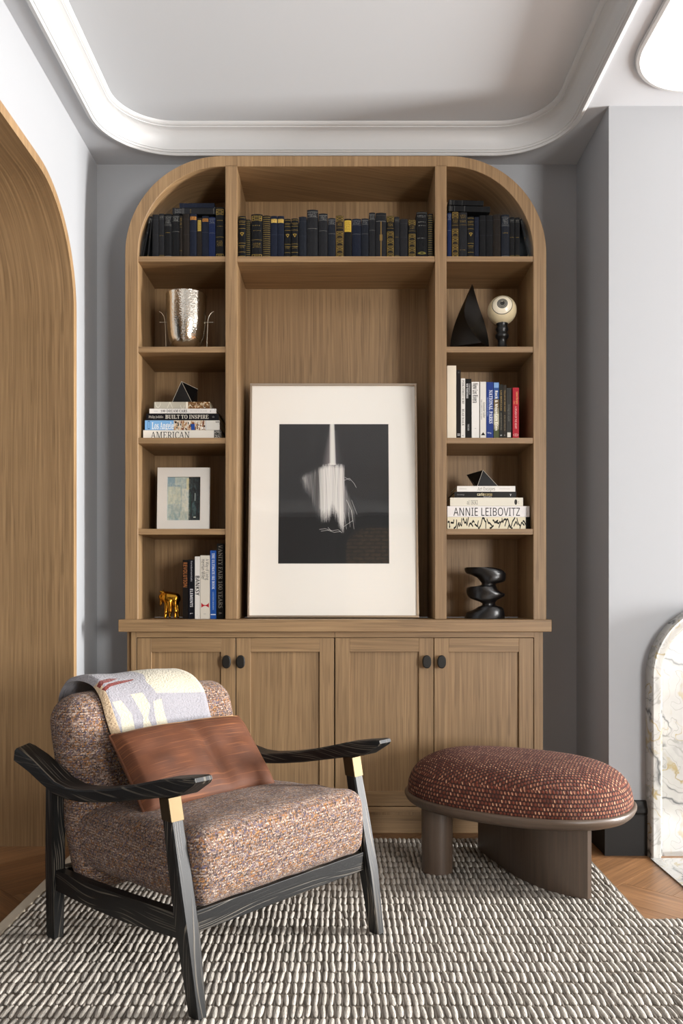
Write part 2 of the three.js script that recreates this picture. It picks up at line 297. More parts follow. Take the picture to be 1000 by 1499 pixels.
/* ceiling: soffit with two raised trays */
const T1 = roundRectPath(-1.026, 0.974, -3.668, 1.3, 0.30), T2 = roundRectPath(1.078, 7.3, -3.20, 3.5, 0.26);
{
  const s = new THREE.Shape(); s.moveTo(WL - 0.2, FARD - 0.2); s.lineTo(RIGHTX + 0.2, FARD - 0.2); s.lineTo(RIGHTX + 0.2, WB + 0.15); s.lineTo(WL - 0.2, WB + 0.15);
  for (const T of [T1, T2]) { const h = new THREE.Path(); T.forEach((q, i) => { const x = q.x + q.nx * 0.012, y = -(q.z + q.nz * 0.012); i ? h.lineTo(x, y) : h.moveTo(x, y); }); s.holes.push(h); }
  const g = new THREE.ExtrudeGeometry(s, { depth: 0.1, bevelEnabled: false }); g.rotateX(-Math.PI / 2); g.translate(0, CEIL, 0);
  struct('ceiling', uvm(g), M.ceiling, 'pale grey ceiling border around two raised trays', 'ceiling');
  struct('ceiling_tray', wbox(WL - 0.2, RIGHTX + 0.25, TRAY, TRAY + 0.12, FARD - 0.25, WB + 0.2, 0), M.tray, 'smooth grey raised ceiling inside the mouldings', 'ceiling');
  const prof = [[-0.014, 0.002], [-0.014, -0.006], [-0.010, -0.010], [0.002, -0.012], [0.006, -0.008], [0.007, -0.003], [0.011, -0.003], [0.014, 0.000], [0.015, 0.004], [0.018, 0.005]];
  for (let i = 1; i <= 10; i++) { const a = i / 10 * Math.PI / 2; prof.push([0.018 + 0.044 * (1 - Math.cos(a)), 0.005 + 0.076 * Math.sin(a)]); }
  prof.push([0.062, 0.085], [0.066, 0.086], [0.072, 0.088], [0.076, 0.093], [0.078, 0.0995]);
  const pr = prof.map(([o, y]) => [o, y + CEIL]);
  struct('trim_3', sweepPlan(T1, pr), M.moulding, 'white cove moulding with rounded corners above the bookcase', 'moulding');
  struct('trim_4', sweepPlan(T2, pr), M.moulding, 'white cove moulding with rounded corner above the fireplace', 'moulding');
}
/* charcoal skirting boards */
function skirting(name, x0, z0, x1, z1, nx, nz, label) {
  const t = 0.02, h = 0.218, pf = [[0, 0], [t, 0], [t, h - 0.06], [t - 0.003, h - 0.055], [t + 0.003, h - 0.045], [t + 0.003, h - 0.03], [t - 0.006, h - 0.018], [t - 0.010, h - 0.002], [0, h]];
  const rings = [[x0, z0], [x1, z1]].map(([x, z]) => pf.map(([o, y]) => V3(x + nx * o, y, z + nz * o)));
  struct(name, loft(rings, true, 0.4), M.skirting, label, 'skirting board');
}
skirting('baseboard_breast', NX - 0.022, -BR, 1.222, -BR, 0, 1, 'charcoal skirting board between the niche and the marble fireplace');
skirting('baseboard_niche', NX, -BR - 0.0, NX, -WB, -1, 0, 'charcoal skirting board on the side of the chimney breast');
skirting('baseboard_back_right', 0.885, -WB, NX, -WB, 0, 1, 'charcoal skirting board between bookcase and chimney breast');
skirting('baseboard_back_left', WL, -WB, -0.935, -WB, 0, 1, 'charcoal skirting board left of the bookcase');
skirting('baseboard_left', WL, -WB, WL, -3.452, 1, 0, 'charcoal skirting board between arch and bookcase');

/* ---------------- bookcase ---------------- */
const D = BC.d;
const bx = px => X(px, D), by = py => Y(py, D);
const wt = { y0: Y(925, 3.515), y1: Y(907, 3.515) };       // worktop under- and upper side
const bookcase = thing('bookcase', 'built-in oak bookcase with rounded top corners and open shelves', 'bookcase', [(BC.l + BC.r) / 2, wt.y1, -D]);
const upr = [[bx(330), bx(347)], [bx(637), bx(654)]], inL = bx(202), inR = bx(781);
{
  // outer frame: side, arc, top, arc, side
  const mk = (l, r, top, rx, ry, seg = 24) => { const p = [[l, wt.y1]]; for (let i = 0; i <= seg; i++) { const a = Math.PI - i / seg * Math.PI / 2; p.push([l + rx + Math.cos(a) * rx, top - ry + Math.sin(a) * ry]); } for (let i = 0; i <= seg; i++) { const a = Math.PI / 2 - i / seg * Math.PI / 2; p.push([r - rx + Math.cos(a) * rx, top - ry + Math.sin(a) * ry]); } p.push([r, wt.y1]); return p; };
  const A = mk(BC.l, BC.r, BC.top, BC.rad, BC.rad), B = mk(inL, inR, by(243.5), BC.rad - (inL - BC.l), BC.rad - 0.0456);
  const z0 = -D, z1 = -3.88, b = 0.0015;
  const rings = A.map((p, k) => { const q = B[k]; return [V3(p[0], p[1], z0 - b), V3(lerp(p[0], q[0], 0.03), lerp(p[1], q[1], 0.03), z0), V3(lerp(p[0], q[0], 0.97), lerp(p[1], q[1], 0.97), z0), V3(q[0], q[1], z0 - b), V3(q[0], q[1], z1), V3(p[0], p[1], z1)]; });
  const g = loft(rings, true, 0.5); const pos = g.attributes.position, nn = g.attributes.normal, uv = [];
  for (let i = 0; i < pos.count; i++) { const f = Math.abs(nn.getZ(i)) > 0.6; uv.push(f ? pos.getX(i) : pos.getZ(i) + 0.3 * pos.getX(i), pos.getY(i) + (f ? 0 : pos.getX(i))); }
  g.setAttribute('uv', new THREE.Float32BufferAttribute(uv, 2));
  wpart('arched_frame', g, M.oak, bookcase);
  for (const [a, c] of upr) wpart('upright', wbox(a, c, wt.y1 + 0.0005, by(242), D, 3.88, 0.0015), M.oak, bookcase);
  // back panel of veneer sheets, one behind each bay
  const s = 0.003; wpart('back_panel', wbox(bx(195), upr[0][0] + 0.02, wt.y1, 2.62, 3.872, 3.9, 0), M.oak, bookcase);
  wpart('back_panel', wbox(upr[0][1] - 0.02, upr[1][0] + 0.02, wt.y1, by(236), 3.872, 3.9, 0), M.oak, bookcase);
  wpart('back_panel', wbox(upr[1][1] - 0.02, bx(788), wt.y1, 2.62, 3.872, 3.9, 0), M.oak, bookcase);
  wpart('back_panel', wbox(BC.l + 0.19, upr[0][0] + 0.02, 2.62, by(240), 3.872, 3.9, 0), M.oak, bookcase);
  wpart('back_panel', wbox(upr[1][1] - 0.02, BC.r - 0.19, 2.62, by(240), 3.872, 3.9, 0), M.oak, bookcase);
  const sh = (l, r, t, b) => wpart('shelf', wbox(l, r, by(b), by(t), D + 0.004, 3.872, 0.0015, 'x'), M.oak, bookcase);
  for (const [t, b] of [[374.5, 382.5], [507, 515.5], [640.5, 649], [774, 782.5]]) { sh(inL - 0.002, upr[0][0], t, b); sh(upr[1][1], inR + 0.002, t, b); }
  sh(upr[0][1], upr[1][0], 374.5, 383);
}
const shelfY = { s1: by(374.5), s2: by(507), s3: by(640.5), s4: by(774), top: wt.y1 };
const worktop = thing('worktop', 'long oak worktop running between the bookcase shelves and cabinet doors', 'worktop', [(bx(173) + bx(808)) / 2, wt.y0, -3.515]);
wpart('worktop_slab', mergeGeometries([wbox(X(173, 3.515), X(808, 3.515), wt.y0, wt.y1, 3.515, WB - 0.001, 0.003, 'x'), wbox(BC.l + 0.02, BC.r - 0.02, wt.y0 + 0.0005, wt.y1 - 0.0005, WB - 0.02, 3.88, 0, 'x')]), M.oak, worktop);
/* base cabinets: two units of two shaker doors */
const CD = 3.54, cx = px => X(px, CD), cy = py => Y(py, CD);
function knob(parent, px, py) {
  const z = -CD, x = cx(px), y = cy(py);
  const s = new THREE.Shape(); const pts = []; for (let i = 0; i < 40; i++) { const a = i / 40 * Math.PI * 2; const r = 0.0125 * (1 + 0.55 * Math.abs(Math.sin(a)) ** 2.2); pts.push(new THREE.Vector2(Math.cos(a) * r * 1.15, Math.sin(a) * r * 1.25)); } s.setFromPoints(pts);
  const head = new THREE.ExtrudeGeometry(s, { depth: 0.008, bevelEnabled: true, bevelSize: 0.004, bevelThickness: 0.004, bevelSegments: 3 }); head.translate(x, y, z + 0.024);
  const stem = new THREE.CylinderGeometry(0.006, 0.009, 0.026, 14).rotateX(Math.PI / 2).translate(x, y, z + 0.0125);
  wpart('knob', mergeGeometries([head.index ? head.toNonIndexed() : head, stem.toNonIndexed()]), M.blackMetal, parent, 'dark bronze peanut-shaped knob');
}
[[0, 183, 489.8, [[200.5, 344.6], [345.8, 489]], [333, 353.5], 'oak base cabinet with two panelled doors partly behind the armchair'],
 [1, 490.2, 798, [[490.8, 634.6], [635.8, 781]], [624, 645.5], 'oak base cabinet with two panelled doors behind the footstool']].forEach(([k, l, r, doors, kn, label]) => {
  const cab = thing('base_cabinet', label, 'cabinet', [(cx(l) + cx(r)) / 2, 0, -CD], 0, 'base cabinets under the bookcase');
  const outer = k ? [cx(490.2), cx(797)] : [cx(184), cx(489.8)];
  const e = 0.0008;
  const bodyParts = [wbox(outer[0] + 0.0, outer[1], 0.09, wt.y0 - e, CD + 0.024, 3.88, 0.001), wbox(k ? outer[0] : cx(199.5), k ? cx(782) : outer[1], cy(933.2), wt.y0 - e, CD, CD + 0.0235, 0.001, 'x'), wbox(k ? outer[0] : cx(199.5), k ? cx(782) : outer[1], cy(1189), cy(1181.2), CD, CD + 0.0235, 0.001, 'x')];
  if (k) bodyParts.push(wbox(cx(782), cx(789), cy(1189), wt.y0 - e, CD, CD + 0.0235, 0.001)); else bodyParts.push(wbox(cx(192), cx(199.5), cy(1189), wt.y0 - e, CD, CD + 0.0235, 0.001));
  wpart('carcass', mergeGeometries(bodyParts), M.oak, cab);
  wpart('toe_kick', wbox(outer[0] + 0.0, outer[1], 0, 0.09, CD + 0.065, 3.85, 0.001, 'x'), M.oak, cab);
  doors.forEach(([a, b], i) => {
    const d = new THREE.Group(); d.name = 'door'; d.position.set(cx((a + b) / 2) - cab.position.x, cy(1180), 0); cab.add(d);
    const x0 = cx(a), x1 = cx(b), y0 = cy(1180), y1 = cy(934), t = 0.062, z1 = CD + 0.021;
    wpart('stile', wbox(x0, x0 + t, y0, y1, CD, z1, 0.0015), M.oak, d); wpart('stile', wbox(x1 - t, x1, y0, y1, CD, z1, 0.0015), M.oak, d);
    wpart('rail', wbox(x0 + t, x1 - t, y1 - 0.06, y1, CD, z1, 0.0015, 'x'), M.oak, d); wpart('rail', wbox(x0 + t, x1 - t, y0, y0 + 0.062, CD, z1, 0.0015, 'x'), M.oak, d);
    wpart('panel', wbox(x0 + t - 0.002, x1 - t + 0.002, y0 + 0.06, y1 - 0.058, CD + 0.0125, z1, 0), M.oak, d);
    knob(d, kn[i], 968);
  });
});

/* ---------------- fireplace ---------------- */
{
  const L = 1.222, R = 2.74, H = 1.013, r = 0.295, seg = 20;
  const fp = thing('fireplace_surround', 'veined white marble fireplace surround with rounded top corner', 'fireplace', [(L + R) / 2, 0, -BR]);
  const path = (s) => { const p = [[L + s, 0]]; for (let i = 0; i <= seg; i++) { const a = Math.PI - i / seg * Math.PI / 2; p.push([L + r + Math.cos(a) * (r - s), H - r + Math.sin(a) * (r - s)]); } for (let i = 0; i <= seg; i++) { const a = Math.PI / 2 - i / seg * Math.PI / 2; p.push([R - r + Math.cos(a) * (r - s), H - r + Math.sin(a) * (r - s)]); } p.push([R - s, 0]); return p; };
  const prof = [[0, 0], [0, 0.050], [0.003, 0.057], [0.009, 0.062], [0.034, 0.062], [0.039, 0.060], [0.052, 0.030], [0.058, 0.022], [0.058, 0]];
  const ps = prof.map(([s]) => path(s)); const rings = ps[0].map((_, i) => prof.map(([s, o], k) => V3(ps[k][i][0], ps[k][i][1], -BR + o)));
  wpart('outer_moulding', uvm(loft(rings, true, 0.5), 'y', 0.2, 0.3, 1.8), M.marble, fp);
  const sh = new THREE.Shape(path(0.056).map(p => new THREE.Vector2(...p))); const op = new THREE.Path(); op.moveTo(L + 0.36, 0); op.lineTo(R - 0.36, 0); op.lineTo(R - 0.36, 0.7); op.lineTo(L + 0.36, 0.7); sh.holes.push(op);
  const g = new THREE.ExtrudeGeometry(sh, { depth: 0.022, bevelEnabled: false }); g.translate(0, 0, -BR);
  wpart('face_panel', uvm(g, 'y', 0.53, 0.12, 1.8), M.marble, fp);
  wpart('firebox', wbox(L + 0.35, R - 0.35, 0.002, 0.72, BR - 0.006, BR - 0.001, 0), M.black, fp);
  const h = thing('hearth', 'veined marble hearth slab set flush in the floor before the fireplace', 'hearth', [(L + R) / 2, 0, -2.95]);
  wpart('slab', uvm(wbox(L - 0.004, R, 0.0005, 0.005, 2.66, BR - 0.064, 0), 'z', 0.7, 0.4, 1.8), M.marble, h);
}

/* ---------------- rug ---------------- */
{
  const rl = -1.068, rrx = 0.972, ext = 2.3, back = 3.49, notch = 2.634, near = 0.35;
  const rug = thing('rug', 'chunky looped wool rug in cream and grey-brown, cut around the hearth', 'rug', [0, 0, -1.9]);
  M.rugBase = std({ color: 0x6d655a, roughness: 1, bumpMap: paintTex, bumpScale: 0.002 });
  M.rugLoop = std({ color: 0xffffff, roughness: 1, bumpMap: dataTex(128, 128, (u, v) => grey(255 * vn(u * 24, v * 12, 24, 12)), false), bumpScale: 0.0016 });
  M.rugBind = std({ color: 0xb5aa98, roughness: 1, bumpMap: paintTex, bumpScale: 0.002 });
  const s = new THREE.Shape(); s.moveTo(rl, near); s.lineTo(ext, near); s.lineTo(ext, notch); s.lineTo(rrx, notch); s.lineTo(rrx, back); s.lineTo(rl, back);
  const g = new THREE.ExtrudeGeometry(s, { depth: 0.008, bevelEnabled: false }); g.rotateX(-Math.PI / 2);
  wpart('backing', uvm(g.translate(0, 0.0005, 0), 'z', 0, 0, 8), M.rugBase, rug);
  wpart('binding', wbox(rl - 0.008, rl + 0.034, 0.0005, 0.014, near, back, 0.005, 'z'), M.rugBind, rug);
  const geo = new THREE.SphereGeometry(1, 10, 8); { const p = geo.attributes.position; for (let i = 0; i < p.count; i++) { const z = p.getZ(i), q = Math.sign(z) * Math.abs(z) ** 0.62, r = Math.hypot(p.getX(i), p.getY(i)) || 1, k = Math.sqrt(Math.max(0, 1 - Math.abs(q) ** 3.2)); p.setXYZ(i, p.getX(i) / r * k * (r > 1e-6 ? 1 : 0), p.getY(i) / r * k, q); } geo.rotateZ(0); geo.computeVertexNormals(); } const items = []; const PX = 0.0192, PZ = 0.0615;
  for (let j = 0; ; j++) {
    const d = back - 0.03 - j * PZ; if (d < near + 1.0) break;
    const xr = d < notch - 0.02 ? ext : rrx;
    for (let i = 0; ; i++) {
      const x = rl + 0.044 + i * PX; if (x > xr - 0.006) break;
      const tone = rr(0.72, 1.02) * (0.84 + 0.32 * fbm(x * 5 + 30, d * 5 + 30, 256, 256, 3)), w = rr(0.85, 1.2); items.push([x + rr(-0.0016, 0.0016), 0.0105, d + rr(-0.004, 0.004), 0.0074 * w, rr(0.0046, 0.0060), 0.0310 * rr(0.9, 1.06), rr(-0.1, 0.1), [0.46 * tone, 0.424 * tone, 0.372 * tone]]);
      const t2 = rr(0.6, 1.25); items.push([x + PX / 2 + rr(-0.001, 0.001), 0.0085, d + rr(-0.006, 0.006), 0.0046, 0.0042, 0.029, rr(-0.08, 0.08), [0.2 * t2, 0.175 * t2, 0.148 * t2]]);
    }
  }
  const im = new THREE.InstancedMesh(geo, M.rugLoop, items.length); const o = new THREE.Object3D(), c = new THREE.Color();
  items.forEach(([x, y, d, sx, sy, sz, ry, col], i) => { o.position.set(x, y, -d + 1.9); o.scale.set(sx, sy, sz); o.rotation.set(0, ry, 0); o.updateMatrix(); im.setMatrixAt(i, o.matrix); c.setRGB(...col); im.setColorAt(i, c); });
  im.name = 'wool_loops'; im.userData = { kind: 'stuff', label: 'cream and grey wool loops' }; shade(im); rug.add(im);
}

/* ---------------- armchair (own frame: x = width, z = towards its front) ---------------- */
const RUGTOP = 0.014;
const chair = thing('armchair', 'low tweed armchair with black limed-oak frame and brass arm caps', 'armchair', [-0.416, RUGTOP, -2.538], 47.5 * Math.PI / 180);
const cyy = y => y - RUGTOP;                               // heights above the floor -> chair frame
{
  const sq = (x, y, z, hx, hz, b = 0.22) => { const e = Math.min(hx, hz) * b; return [[-hx + e, -hz], [hx - e, -hz], [hx, -hz + e], [hx, hz - e], [hx - e, hz], [-hx + e, hz], [-hx, hz - e], [-hx, -hz + e]].map(([a, c]) => V3(x + a, cyy(y), z + c)); };
  for (const s of [-1, 1]) {
    part('leg', uvm(loft([sq(s * 0.340, RUGTOP, 0.398, 0.015, 0.019), sq(s * 0.342, 0.2, 0.364, 0.022, 0.024), sq(s * 0.343, 0.35, 0.331, 0.022, 0.0225), sq(s * 0.344, 0.478, 0.303, 0.0195, 0.0195)], true, 0.5), 'y', rnd(), rnd(), 1.6), M.limed, chair, 'black limed-oak front leg');
    part('brass_cap', loft([sq(s * 0.344, 0.4785, 0.303, 0.0205, 0.0205, 0.08), sq(s * 0.345, 0.536, 0.291, 0.0205, 0.0205, 0.08)], true, 0.5), M.brass, chair, 'brushed brass cap joining leg and arm');
    part('leg', uvm(loft([sq(s * 0.338, RUGTOP, -0.30, 0.018, 0.022), sq(s * 0.342, 0.25, -0.292, 0.022, 0.024), sq(s * 0.345, 0.49, -0.285, 0.021, 0.023)], true, 0.5), 'y', rnd(), rnd(), 1.6), M.limed, chair, 'black limed-oak rear leg');
    // arm: station [z, centre y, half height, half width, x]
    const st = [[0.428, 0.600, 0.005, 0.026, 0.345], [0.418, 0.596, 0.010, 0.030, 0.345], [0.36, 0.574, 0.022, 0.035, 0.346], [0.30, 0.562, 0.0225, 0.036, 0.347], [0.20, 0.537, 0.020, 0.036, 0.348], [0.10, 0.513, 0.018, 0.036, 0.350], [0.0, 0.494, 0.017, 0.037, 0.352], [-0.08, 0.482, 0.0165, 0.037, 0.354], [-0.15, 0.479, 0.017, 0.037, 0.356], [-0.21, 0.487, 0.018, 0.036, 0.359], [-0.27, 0.507, 0.020, 0.034, 0.363], [-0.34, 0.534, 0.022, 0.031, 0.368], [-0.40, 0.552, 0.0225, 0.028, 0.374], [-0.43, 0.558, 0.021, 0.026, 0.377]];
    const rings = st.map(([z, y, hh, hw, x], i) => { const e = 0.25 * hh, a = st[Math.max(0, i - 1)], b = st[Math.min(st.length - 1, i + 1)]; const sl = (b[1] - a[1]) / (b[0] - a[0]); const q = [[-hw + e, -hh], [hw - e, -hh], [hw, -hh + e], [hw, hh - e], [hw - e, hh], [-hw + e, hh], [-hw, hh - e], [-hw, -hh + e]]; const k = 1 / Math.hypot(1, sl); const tw = z < -0.15 ? (-0.15 - z) * 1.1 : 0; return q.map(([u, v]) => V3(s * x + u, cyy(y + v * k + u * s * -tw * 0.9), z - v * sl * k)); });
    if (s < 0) rings.reverse();
    const g = loft(rings, true, 0.5); part('armrest', uvm(g, 'z', rnd(), rnd(), 1.6), M.limed, chair, 'sweeping black limed-oak armrest');
    part('side_rail', uvm(loft([[-0.285, 0.163, 0.222], [-0.1, 0.160, 0.226], [0.1, 0.166, 0.236], [0.345, 0.190, 0.252]].map(([z, a, b]) => { const x = s * 0.338, h = 0.014; return [V3(x - h, cyy(a), z), V3(x + h, cyy(a), z), V3(x + h, cyy(b), z), V3(x - h, cyy(b), z)]; }), true, 0.4), 'z', rnd(), rnd(), 1.6), M.limed, chair);
  }
  part('front_rail', uvm(new RoundedBoxGeometry(0.636, 0.055, 0.026, 1, 0.002).translate(0, cyy(0.2285), 0.352), 'x', 0.1, 0.3, 1.6), M.limed, chair);
  part('back_rail', uvm(new RoundedBoxGeometry(0.64, 0.055, 0.026, 1, 0.002).translate(0, cyy(0.195), -0.29), 'x', 0.4, 0.3, 1.6), M.limed, chair);
  // seat cushion
  const fuzz = (o) => { const n = (fbm(o.x * 14 + 20, o.z * 14 + o.y * 9 + 20, 256, 256, 2) - 0.5) * 0.008; o.y += n; };
  const seat = softBox(0.634, 0.205, 0.66, 0.044, 34, o => {
    const u = o.x / 0.317, v = o.z / 0.33; const k = smooth(-0.09, 0.1, o.y); o.y += k * (0.018 * (1 - u * u) * (1 - v * v * 0.7) + 0.0275 * (v - 1)) + (1 - k) * (0.012 * v - 0.009);
    o.x *= 1 + 0.012 * (1 - (o.y / 0.1) ** 2); o.z += v > 0 ? 0.010 * (1 - (o.y / 0.1) ** 2) * v : 0; fuzz(o);
  });
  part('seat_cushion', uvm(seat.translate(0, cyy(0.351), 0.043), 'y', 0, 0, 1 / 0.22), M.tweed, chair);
  // back cushion, leaning
  const back = softBox(0.66, 0.60, 0.17, 0.078, 30, o => { const v = o.y / 0.3, u = o.x / 0.33; if (o.z > 0) o.z += 0.02 * (1 - u * u) * (1 - v * v); if (o.y > 0) o.y -= 0.012 * u * u; o.x *= 1 - 0.035 * smooth(0.2, 1, -v); const n = (fbm(o.x * 12 + 20, o.y * 12 + 30, 256, 256, 2) - 0.5) * 0.01; o.z += n; });
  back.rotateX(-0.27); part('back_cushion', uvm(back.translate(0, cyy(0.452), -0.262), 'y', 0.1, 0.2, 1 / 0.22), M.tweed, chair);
}
/* chair-frame point -> world */
const CT = 47.5 * Math.PI / 180;
/* lumbar pillow */
{
  const pil = thing('pillow', 'rust brown velvet lumbar pillow propped on the armchair seat', 'pillow', [0, 0, 0]);
  const W = 0.49, H = 0.285, T = 0.058, n = 36, pos = [], idx = [], uv = [];
  for (const s of [1, -1]) for (let j = 0; j <= n; j++) for (let i = 0; i <= n; i++) {
    const u = i / n * 2 - 1, v = j / n * 2 - 1; const e = Math.max(0, (1 - u ** 4) * (1 - v ** 4)); let t = T * Math.pow(e, 0.42);
    const crease = Math.exp(-(((u - 0.12 + v * 0.08) / 0.09) ** 2)) * 0.016 * (1 - v * v) - Math.exp(-(((u - 0.30 + v * 0.08) / 0.12) ** 2)) * 0.006 * (1 - v * v);
    t += (vn(u * 3 + 5, v * 3 + 9, 64, 64) - 0.5) * 0.014 * e - (s > 0 ? crease : 0);
    const pin = 0.02; const x = u * W / 2 * (1 - pin * (1 - v * v) * u * u), y = v * H / 2 * (1 - 0.06 * (1 - u * u) * v * v * -0.6 - 0.02);
    pos.push(x, y, s * Math.max(t, 0)); uv.push(u * W / 2 / 0.4, v * H / 2 / 0.4);
  }
  const k = n + 1; for (const s of [0, 1]) for (let j = 0; j < n; j++) for (let i = 0; i < n; i++) { const a = s * k * k + j * k + i; const q = [a, a + 1, a + k, a + 1, a + k + 1, a + k]; if (s) q.reverse(); idx.push(...q); }
  const g = new THREE.BufferGeometry(); g.setAttribute('position', new THREE.Float32BufferAttribute(pos, 3)); g.setAttribute('uv', new THREE.Float32BufferAttribute(uv, 2)); g.setIndex(idx); g.computeVertexNormals();
  part('cover', g, M.velvet, pil);
  const ed = []; for (let i = 0; i <= 80; i++) { const a = i / 80 * 4, sd = Math.floor(a) % 4, f = (a % 1) * 2 - 1; const u = [f, 1, -f, -1][sd], v = [-1, f, 1, -f][sd]; ed.push(V3(u * W / 2 * (1 - 0.02 * (1 - v * v) * u * u), v * H / 2 * (1 + 0.036 * (1 - u * u) * v * v - 0.02), 0)); }
  ed.pop(); part('piping', new THREE.TubeGeometry(new THREE.CatmullRomCurve3(ed, true), 160, 0.0045, 6, true), M.velvet, pil);
  // stands on its lower edge on the seat, leaning on the back cushion, a little turned
  const o = new THREE.Object3D(); o.rotation.order = 'YXZ'; pil.rotation.order = 'YXZ'; pil.rotation.set(-0.74, CT - 0.03, 0.015);
  const lx = -0.008, lz = -0.040, ly = 0.524; pil.position.set(-0.416 + lx * Math.cos(CT) + lz * Math.sin(CT), ly, -2.538 - lx * Math.sin(CT) + lz * Math.cos(CT));
}
/* throw folded over the chair back */
{
  const th = thing('throw_blanket', 'cream and pale grey wool throw folded over the armchair back', 'blanket', [-0.416, RUGTOP, -2.538], CT);
  const cv = document.createElement('canvas'); cv.width = 512; cv.height = 512; const c = cv.getContext('2d');
  c.fillStyle = '#b3ac99'; c.fillRect(0, 0, 512, 512);
  const blob = (col, pts) => { c.fillStyle = col; c.beginPath(); pts.forEach(([x, y], i) => i ? c.lineTo(x, y) : c.moveTo(x, y)); c.closePath(); c.fill(); };
  blob('#8c8a8f', [[0, 0], [250, 0], [255, 150], [225, 230], [250, 330], [235, 512], [0, 512]]);
  blob('#8c8a8f', [[240, 310], [512, 330], [512, 512], [230, 512]]);
  blob('#b3ac99', [[35, 330], [75, 325], [100, 400], [92, 512], [30, 512], [50, 410]]);
  blob('#b3ac99', [[125, 300], [178, 296], [196, 370], [170, 430], [190, 512], [128, 512], [148, 420]]);
  blob('#b3ac99', [[215, 350], [262, 340], [262, 512], [205, 512]]);
  blob('#b09a7e', [[0, 190], [24, 190], [30, 512], [0, 512]]);
  blob('#6a2018', [[8, 205], [30, 180], [90, 158], [130, 166], [84, 192], [40, 206], [12, 232]]);
  blob('#6a2018', [[14, 246], [60, 212], [120, 194], [190, 190], [176, 204], [110, 220], [60, 236], [24, 264]]);
  const tex = new THREE.CanvasTexture(cv); tex.colorSpace = THREE.SRGBColorSpace;
  const wool = dataTex(512, 512, (u, v) => grey(255 * fbm(u * 90, v * 90, 90, 90, 3)), false); 
  const mat = phy({ map: tex, bumpMap: wool, bumpScale: 0.003, roughness: 1, sheen: 0.3, sheenColor: new THREE.Color(1, 1, 1) });
  // path over the back cushion in (z, y above floor): from behind, over the top, down the front
  const pth = [[-0.445, 0.50], [-0.462, 0.58], [-0.470, 0.66], [-0.462, 0.715], [-0.432, 0.752], [-0.385, 0.768], [-0.330, 0.768], [-0.278, 0.752], [-0.240, 0.716], [-0.215, 0.66], [-0.190, 0.60], [-0.170, 0.54]];
  const cur = new THREE.CatmullRomCurve3(pth.map(([z, y]) => V3(0, cyy(y), z))); const n = 44, m = 26, pos = [], uv = [], idx = [];
  for (const s of [0, 1]) for (let j = 0; j <= n; j++) {
    const t = j / n, p = cur.getPoint(t), tg = cur.getTangent(t), nz = -tg.y, ny = tg.z;      // outward normal in the (z, y) plane
    for (let i = 0; i <= m; i++) {
      const u = i / m; const edge = Math.min(u, 1 - u); const th2 = 0.017 * Math.sqrt(smooth(-0.001, 0.05, edge)); const wv = 0.004 * Math.sin(u * 9 + t * 4) * smooth(0, 0.1, edge) + 0.003 * vn(u * 6, t * 9, 64, 64);
      const off = s ? th2 + wv * 0.6 : wv * 0.2; const x = lerp(-0.225, 0.165, u) + (t - 0.5) * 0.04 + 0.004 * Math.sin(t * 14 + i * 0.4);
      pos.push(x, p.y - ny * off * -1, p.z - nz * off * -1); uv.push(u, 1 - clamp((t - 0.45) / 0.46, 0, 1));
    }
  }
  const k = m + 1; for (const s of [0, 1]) for (let j = 0; j < n; j++) for (let i = 0; i < m; i++) { const a = s * k * (n + 1) + j * k + i; const q = [a, a + 1, a + k, a + 1, a + k + 1, a + k]; if (s) q.reverse(); idx.push(...q); }
  const off = k * (n + 1); for (let j = 0; j < n; j++) for (const i of [0, m]) { const a = j * k + i, b = a + k; idx.push(a, b, a + off, b, b + off, a + off); }
  for (const j of [0, n]) for (let i = 0; i < m; i++) { const a = j * k + i, b = a + 1; idx.push(a, b, a + off, b, b + off, a + off); }
  const g = new THREE.BufferGeometry(); g.setAttribute('position', new THREE.Float32BufferAttribute(pos, 3)); g.setAttribute('uv', new THREE.Float32BufferAttribute(uv, 2)); g.setIndex(idx); g.computeVertexNormals();
  part('folded_wool', g, mat, th);
}
